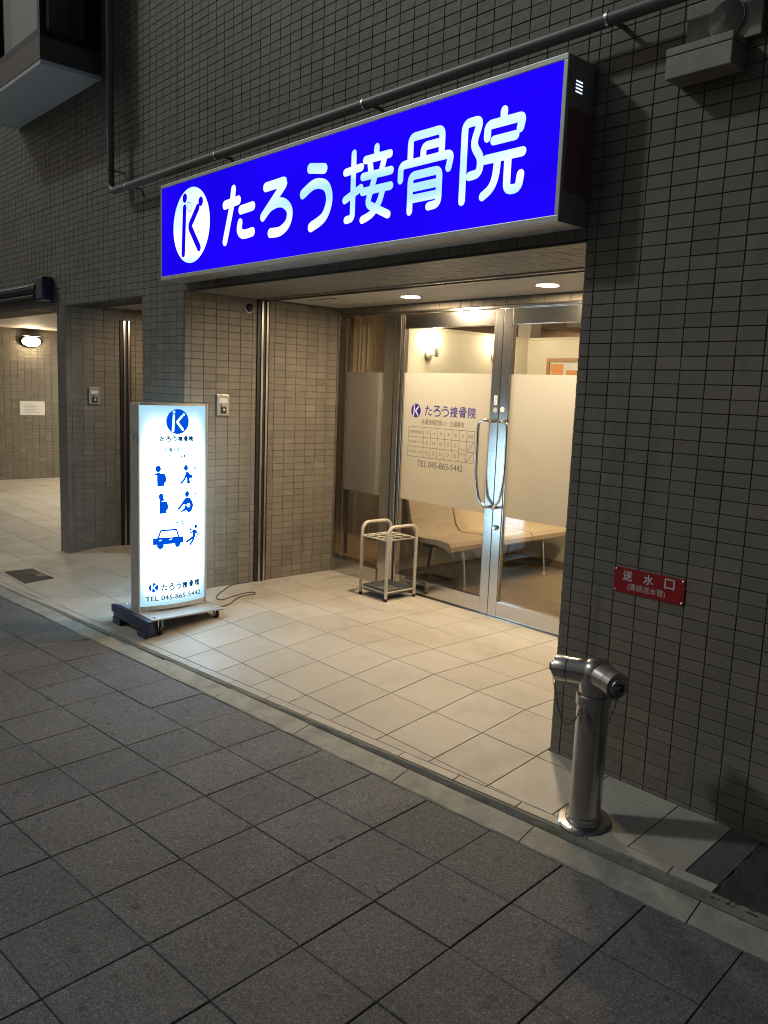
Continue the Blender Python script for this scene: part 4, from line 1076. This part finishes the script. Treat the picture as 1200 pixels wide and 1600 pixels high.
# ------------------------------------------------------------------ things on the walls
RP = thing('notice_plate', 'small red enamel plate with white lettering screwed to the tiled pier', 'sign plate', (0.4, -0.003, 0.79))
s = MB(); s.box(0.249, 0.549, -0.0035, -0.0008, 0.743, 0.842, bev=0.001); s.build('plate', 'red_plate', RP)
yp = -0.0042
for ch, x in (('送', 0.288), ('水', 0.378), ('口', 0.466)):
    v, f = text_fit(ch, x, x+0.040, 0.793, 0.833)
    flat([(v, f)], yp, 'lettering', 'white_print', RP)
    flat([([(q[0]+0.0016, q[1]) for q in v], f), ([(q[0], q[1]+0.0012) for q in v], f)], yp-0.00005, 'lettering', 'white_print', RP)
flat([text_fit('(連結送水管)', 0.312, 0.472, 0.755, 0.786)], yp, 'lettering', 'white_print', RP)
for x in (0.257, 0.541):
    for z in (0.751, 0.834):
        s = MB(); s.lathe([(0.0042, 0), (0.0042, 0.0015), (0.002, 0.003)], (x, -0.0036, z), (0, -1, 0), 12); s.build('screw', 'screw_steel', RP)

VB = thing('vent_hood', 'grey metal vent hood with a round cap high on the tiled pier', 'vent', (0.47, -0.002, 2.6))
s = MB(); s.box(0.352, 0.588, -0.106, -0.0015, 2.600, 2.672, bev=0.003); s.build('hood_box', 'vent_paint', VB)
s = MB(); s.box(0.350, 0.590, -0.108, -0.0015, 2.674, 2.700, bev=0.003); s.build('hood_lid', 'vent_paint', VB)
s = MB(); s.box(0.372, 0.640, -0.022, -0.0015, 2.7005, 2.860, bev=0.003); s.build('back_plate', 'vent_paint', VB)
s = MB(); s.lathe([(0.060, 0), (0.060, 0.012), (0.050, 0.022), (0.012, 0.028), (0.010, 0.03)], (0.520, -0.0225, 2.775), (0, -1, 0), 32); s.build('round_cap', 'vent_paint', VB, True)
s = MB(); s.tube([(0.520+0.061*math.cos(k*math.pi/16), -0.030, 2.775+0.061*math.sin(k*math.pi/16)) for k in range(33)], 0.002, 6, False); s.build('cap_ring', 'screw_steel', VB)

DP = thing('drain_pipe', 'grey pipe running down the tiled wall and along it above the blue sign', 'pipe', (-4.18, -0.1, 2.9))
yy = -0.098; zz = 2.876
path = [(-4.183, yy, 5.5), (-4.183, yy, zz+0.07)]
for k in range(1, 8): an = math.pi/2*k/7; path.append((-4.183+0.07-0.07*math.cos(an), yy, zz+0.07-0.07*math.sin(an)))
path += [(-1.0, yy, zz-0.004), (2.55, yy, zz-0.008)]
s = MB(); s.tube(path, 0.0265, 18); s.build('pipe', 'grey_pvc', DP, True)
for x in (-3.9, -2.66, -1.27, 0.10, 1.5):
    s = MB(); s.tube([(x+0.006*q, yy, zz-0.004) for q in (-1, 1)], 0.0290, 18); cl = s.build('clamp', 'screw_steel', DP, True)
    s = MB(); s.box(x-0.006, x+0.006, yy+0.03, -0.001, zz-0.010, zz+0.004); s.build('bracket', 'grey_pvc', cl)
for z in (3.03, 4.4):
    s = MB(); s.tube([(-4.183, yy, z-0.006), (-4.183, yy, z+0.006)], 0.0290, 18); cl = s.build('clamp', 'grey_pvc', DP, True)
    s = MB(); s.box(-4.189, -4.177, yy+0.03, -0.001, z-0.005, z+0.005); s.build('bracket', 'grey_pvc', cl)

def switch_box(x, y0, z0, label):
    t = thing('shutter_switch', label, 'switch box', (x, y0+0.05, z0))
    s = MB(); s.box(x+0.0012, x+0.016, y0, y0+0.102, z0, z0+0.150, bev=0.003); s.build('plate', 'switch_plate', t)
    s = MB(); s.box(x+0.0158, x+0.0172, y0+0.018, y0+0.084, z0+0.092, z0+0.124); s.build('instruction_label', 'paper_white', t)
    s = MB(); s.lathe([(0.012, 0), (0.012, 0.005), (0.008, 0.006)], (x+0.0162, y0+0.040, z0+0.075), (1, 0, 0), 16); s.build('key_switch', 'chrome', t, True)
    s = MB(); s.box(x+0.0158, x+0.021, y0+0.030, y0+0.074, z0+0.016, z0+0.062, bev=0.002); b_ = s.build('button_box', 'dark_metal', t)
    s = MB(); s.lathe([(0.011, 0), (0.011, 0.004), (0.007, 0.006)], (x+0.0212, y0+0.052, z0+0.040), (1, 0, 0), 14); s.build('button', 'screw_steel', b_, True)
switch_box(X_L, 0.252, 1.267, 'steel shutter key switch box on the wall behind the standing sign')
switch_box(X_P2B, 0.20, 1.265, 'steel shutter key switch box on the neighbouring recess wall')
DC = thing('dome_camera', 'small dark dome camera high on the left wall of the entrance recess', 'camera', (X_L, 0.515, 2.05))
s = MB(); s.lathe([(0.040, 0.0012), (0.040, 0.008), (0.034, 0.010)], (X_L, 0.515, 2.048), (1, 0, 0), 26); s.build('mount_ring', 'switch_plate', DC, True)
s = MB(); s.lathe([(0.031, 0.0102), (0.029, 0.022), (0.020, 0.032), (0.008, 0.037), (0.001, 0.038)], (X_L, 0.515, 2.048), (1, 0, 0), 26); s.build('dome', 'black_rubber', DC, True)

# downlights in the entrance ceiling
def downlight(x, y, z, label, mat, grp=None):
    t = thing('downlight', label, 'ceiling light', (x, y, z), grp)
    s = MB()
    s.lathe([(0.066, 0.0), (0.078, -0.001), (0.078, -0.004), (0.064, -0.0045), (0.062, -0.0035)], (x, y, z), (0, 0, 1), 36)
    # ring with an open middle
    s.f = s.f[:-2]; s.build('trim_ring', 'ceiling_board', t, True)
    s = MB(); n = 32; s.v = [(x+0.0615*math.cos(2*math.pi*k/n), y+0.0615*math.sin(2*math.pi*k/n), z-0.003) for k in range(n)]; s.f = [tuple(reversed(range(n)))]
    s.build('lamp', mat, t)
downlight(-2.129, 1.075, 2.1215, 'glowing round downlight over the umbrella stand', 'downlight_glow', 'downlights in the entrance ceiling')
downlight(-0.985, 1.060, 2.1215, 'glowing round downlight over the right glass door', 'downlight_glow', 'downlights in the entrance ceiling')
downlight(-3.95, 4.92, RZ-0.0005, 'glowing round ceiling light far behind the white partition', 'room_light', 'ceiling lights inside the clinic')
downlight(-1.75, 2.35, RZ-0.0005, 'glowing round ceiling light above the waiting bench', 'room_light', 'ceiling lights inside the clinic')
downlight(-0.75, 2.30, RZ-0.0005, 'glowing round ceiling light just inside the right door', 'room_light', 'ceiling lights inside the clinic')
downlight(-3.35, 2.55, RZ-0.0005, 'glowing round ceiling light behind the tan curtain', 'room_light', 'ceiling lights inside the clinic')
for xx, nth in ((-6.5, 'first'), (-8.1, 'second'), (-9.7, 'third')): downlight(xx, 2.7, 2.1895, nth+' glowing round ceiling light of the side passage counted from the pier', 'passage_light', 'ceiling lights in the side passage')
downlight(-4.55, 0.95, Z_SOF+0.0195, 'glowing round downlight in the neighbouring recess', 'recess_light')
downlight(-1.6, 4.3, RZ-0.0005, 'glowing round ceiling light behind the middle of the partition', 'room_light', 'ceiling lights inside the clinic')

# wall lamps on the partition
for (y, z, lb) in ((1.835, 1.80, 'brass and white wall lamp at the near end of the partition'), (2.625, 1.83, 'brass and white wall lamp at the far end of the partition')):
    t = thing('wall_lamp', lb, 'wall lamp', (XP, y, z), 'wall lamps above the bench')
    s = MB(); s.lathe([(0.040, 0.0008), (0.040, 0.012), (0.028, 0.022), (0.010, 0.026)], (XP, y, z-0.02), (1, 0, 0), 26); s.build('wall_plate', 'ivory_paint', t, True)
    s = MB(); s.tube([(XP+0.02, y, z-0.02), (XP+0.085, y, z-0.02), (XP+0.095, y, z-0.015)], 0.006, 10); s.build('arm', 'chrome', t, True)
    s = MB(); s.lathe([(0.012, -0.035), (0.016, -0.03), (0.016, 0.04), (0.013, 0.045)], (XP+0.095, y, z), (0, 0, 1), 18); s.build('lamp_holder', 'ivory_paint', t, True)
    s = MB(); s.lathe([(0.012, 0.0455), (0.030, 0.07), (0.036, 0.10), (0.028, 0.128), (0.010, 0.140), (0.001, 0.141)], (XP+0.095, y, z), (0, 0, 1), 20); s.build('light_bulb', 'bulb', t, True)

# framed notice board on the back partition
NBD = thing('notice_board', 'wooden framed notice board with orange and white leaflets on the cream partition', 'notice board', (-2.2, YP, 1.6))
nx0, nx1, nz0, nz1 = -2.47, -1.62, 1.36, 1.82
for q in ((nx0, nx1, nz1-0.028, nz1), (nx0, nx1, nz0, nz0+0.028), (nx0, nx0+0.028, nz0+.0285, nz1-.0285), (nx1-0.028, nx1, nz0+.0285, nz1-.0285)):
    s = MB(); s.box(q[0], q[1], YP-0.022, YP-0.0008, q[2], q[3]); s.build('frame_bar', 'frame_wood', NBD)
s = MB(); s.box(nx0+.028, nx1-.028, YP-0.008, YP-0.0008, nz0+.028, nz1-.028); s.build('backing', 'paper_white', NBD)
for i, (a, b, c, d, mt) in enumerate(((-2.43, -2.30, 1.60, 1.77, 'paper_orange'), (-2.28, -2.13, 1.58, 1.76, 'paper_white'), (-2.41, -2.36, 1.64, 1.69, 'paper_grey'), (-2.11, -1.95, 1.57, 1.775, 'paper_white'), (-1.93, -1.72, 1.6, 1.77, 'paper_orange'), (-2.27, -2.14, 1.68, 1.72, 'paper_orange'))):
    s = MB(); s.box(a, b, YP-0.0095-i*0.0006, YP-0.0088-i*0.0006, c, d); s.build('leaflet', mt, NBD)

# curtain behind the side window
CX0, CX1 = -3.42, -2.775
s = MB(); n = 120
for k in range(n+1):
    t = k/n; x = CX0+(CX1-CX0)*t
    y = 1.60+0.040*math.sin(t*62+1.1*math.sin(t*17))+0.008*math.sin(t*131)
    s.v += [(x, y+0.006, 0.27+0.006*math.sin(t*40)), (x, y, 1.2), (x, 1.60+(y-1.60)*0.8, 2.13)]
for k in range(n):
    for q in range(2): a = 3*k+q; s.f.append((a, a+3, a+4, a+1))
CU = thing('curtain', 'pleated tan curtain hanging behind the side window', 'curtain', (-2.93, 1.6, 0.27))
s.build('curtain_cloth', 'curtain_cloth', CU, True)
s = MB(); s.tube([(CX0, 1.60, 2.15), (CX1, 1.60, 2.15)], 0.009, 10); s.build('curtain_rod', 'ivory_paint', CU, True)
for k in range(9): x = CX0+0.04+k*0.085; s = MB(); s.tube([(x+0.0, 1.60+0.014*math.cos(q*math.pi/6), 2.150+0.014*math.sin(q*math.pi/6)) for q in range(13)], 0.0022, 6, False); s.build('curtain_ring', 'chrome', CU)
ST = MB(); ST.box(-3.30, -2.77, 1.445, 1.96, 0.0, 0.125, bev=0.004); ST.build('wooden_step', 'wood_step', None, label='low wooden step behind the side window', cat='step')

# waiting bench along the partition
BN = thing('waiting_bench', 'orange beige upholstered waiting bench with steel legs seen through the doors', 'bench', (-2.35, 2.3, 0))
b0 = 1.555; wseat = 0.49
for i in range(3):
    ya, yb = b0+i*wseat+0.009, b0+(i+1)*wseat-0.009
    prof = [(-2.118, 0.312), (-2.100, 0.325), (-2.098, 0.358), (-2.122, 0.386), (-2.25, 0.396), (-2.38, 0.385), (-2.46, 0.392), (-2.505, 0.440), (-2.545, 0.56), (-2.585, 0.72), (-2.605, 0.80), (-2.625, 0.805), (-2.632, 0.795), (-2.612, 0.70), (-2.572, 0.54), (-2.535, 0.43), (-2.49, 0.362), (-2.40, 0.350), (-2.25, 0.352), (-2.15, 0.340), (-2.125, 0.318)]
    s = MB(); m_ = len(prof)
    for y, ins in ((ya, 0.0), (ya+0.004, 0), (yb-0.004, 0), (yb, 0.0)):
        for x, z in prof: s.v.append((x, y, z))
    for r in range(3):
        for k in range(m_): s.f.append((r*m_+k, r*m_+(k+1) % m_, (r+1)*m_+(k+1) % m_, (r+1)*m_+k))
    s.f.append(tuple(reversed(range(m_)))); s.f.append(tuple(range(3*m_, 4*m_)))
    s.build('seat_shell', 'bench_cloth', BN, True)
yE = b0+3*wseat
s = MB(); s.box(-2.40, -2.33, b0+0.02, yE-0.02, 0.318, 0.345, bev=0.003); s.build('beam', 'dark_metal', BN)
for y in (b0+0.24, yE-0.24):
    s = MB(); s.tube([(-2.33, y, .33), (-2.20, y, .32), (-2.185, y, .30), (-2.15, y, 0.02)], 0.010, 10); s.build('leg', 'chrome', BN, True)
    s = MB(); s.tube([(-2.39, y, .33), (-2.50, y, .32), (-2.515, y, .30), (-2.57, y, 0.02)], 0.010, 10); s.build('leg', 'dark_metal', BN, True)
    for x in (-2.15, -2.57): s = MB(); s.lathe([(0.014, 0.0005), (0.014, 0.012), (0.010, 0.022)], (x, y, 0), (0, 0, 1), 14); s.build('foot', 'ivory_paint', BN, True)
s = MB(); s.box(-2.55, -2.18, b0+0.10, yE-0.10, 0.085, 0.097); s.build('lower_shelf', 'dark_metal', BN)

# ------------------------------------------------------------------ side passage on the left
CLp = thing('bulkhead_lamp', 'glowing oval bulkhead lamp on the far wall of the side passage', 'wall lamp', (X_F, 1.65, 2.0))
ly, lz = 1.64, 2.015
s = MB(); s.lathe([(0.16, 0.0015), (0.16, 0.05), (0.14, 0.07)], (X_F, 0, 0), (1, 0, 0), 30)
s.v = [(x, ly+y*1.0, lz+z*0.55) for x, y, z in s.v]; s.build('lamp_body', 'dark_metal', CLp, True)
s = MB(); s.lathe([(0.135, 0.0705), (0.125, 0.10), (0.09, 0.125), (0.03, 0.138), (0.001, 0.139)], (X_F, 0, 0), (1, 0, 0), 30)
s.v = [(x, ly+y, lz-0.012+z*0.52) for x, y, z in s.v]; s.build('lamp_glass', 'corridor_bulb', CLp, True)
s = MB(); s.box(X_F+0.06, X_F+0.15, ly-0.15, ly+0.15, lz+0.066, lz+0.084, bev=0.004); s.build('lamp_hood', 'dark_metal', CLp)
for k in range(4):
    y = ly-0.06+k*0.04; s = MB(); s.tube([(X_F+0.09, y, lz+0.066), (X_F+0.135, y, lz+0.03), (X_F+0.142, y, lz)], 0.004, 6); s.build('guard_bar', 'dark_metal', CLp)
PN = thing('paper_notice', 'white paper notice on the far wall of the side passage', 'notice', (X_F, 1.65, 1.0))
s = MB(); s.box(X_F+0.0008, X_F+0.003, 1.47, 1.84, 0.905, 1.115); s.build('sheet', 'paper_white', PN)
s = MB()
for k in range(6): s.box(X_F+0.0032, X_F+0.0036, 1.54, 1.54+0.22-0.03*(k % 3), 0.945+k*0.022, 0.951+k*0.022)
s.build('printed_lines', 'paper_grey', PN)
AW = thing('rolled_awning', 'dark rolled awning with a pale bar over the side passage', 'awning', (-7.2, 0, 2.3))
s = MB(); s.box(-5.80, -5.62, -0.10, -0.0012, 2.165, 2.375, bev=0.02); s.build('end_bracket', 'awning_dark', AW)
s = MB(); s.tube([(-10.5, -0.055, 2.285), (-5.801, -0.055, 2.285)], 0.055, 20); s.build('awning_roll', 'awning_dark', AW, True)
s = MB(); s.tube([(-10.4, -0.085, 2.215), (-5.86, -0.085, 2.215)], 0.014, 10); s.build('front_bar', 'awning_dark', AW, True)
s = MB(); s.tube([(-10.4, -0.113, 2.300), (-5.90, -0.113, 2.300)], 0.005, 8); s.build('pull_bar', 'screw_steel', AW, True)
# drain grate set in the floor
gx0, gx1, gy0, gy1 = -5.06, -4.55, -0.665, -0.435
GR = thing('floor_grate', 'dark metal drain grate set in the floor beside the kerb', 'drain grate', (-4.8, -.55, floorz(-4.8, -.55)))
def gz(x, y): return floorz(x, y)+0.0015
s = MB(); s.v = [(gx0, gy0, gz(gx0, gy0)), (gx1, gy0, gz(gx1, gy0)), (gx1, gy1, gz(gx1, gy1)), (gx0, gy1, gz(gx0, gy1))]; s.f = [(0, 1, 2, 3)]; s.build('pit', 'black_rubber', GR)
n = 22
for k in range(n):
    x = gx0+(gx1-gx0)*(k+.5)/n; s = MB()
    a, b = gz(x, gy0)+0.001, gz(x, gy1)+0.001
    s.v = [(x-.006, gy0, a), (x+.006, gy0, a), (x+.006, gy1, b), (x-.006, gy1, b), (x-.006, gy0, a+.004), (x+.006, gy0, a+.004), (x+.006, gy1, b+.004), (x-.006, gy1, b+.004)]
    s.f = [(4, 5, 6, 7), (0, 1, 5, 4), (1, 2, 6, 5), (2, 3, 7, 6), (3, 0, 4, 7)]; s.build('grate_bar', 'grate_metal', GR)
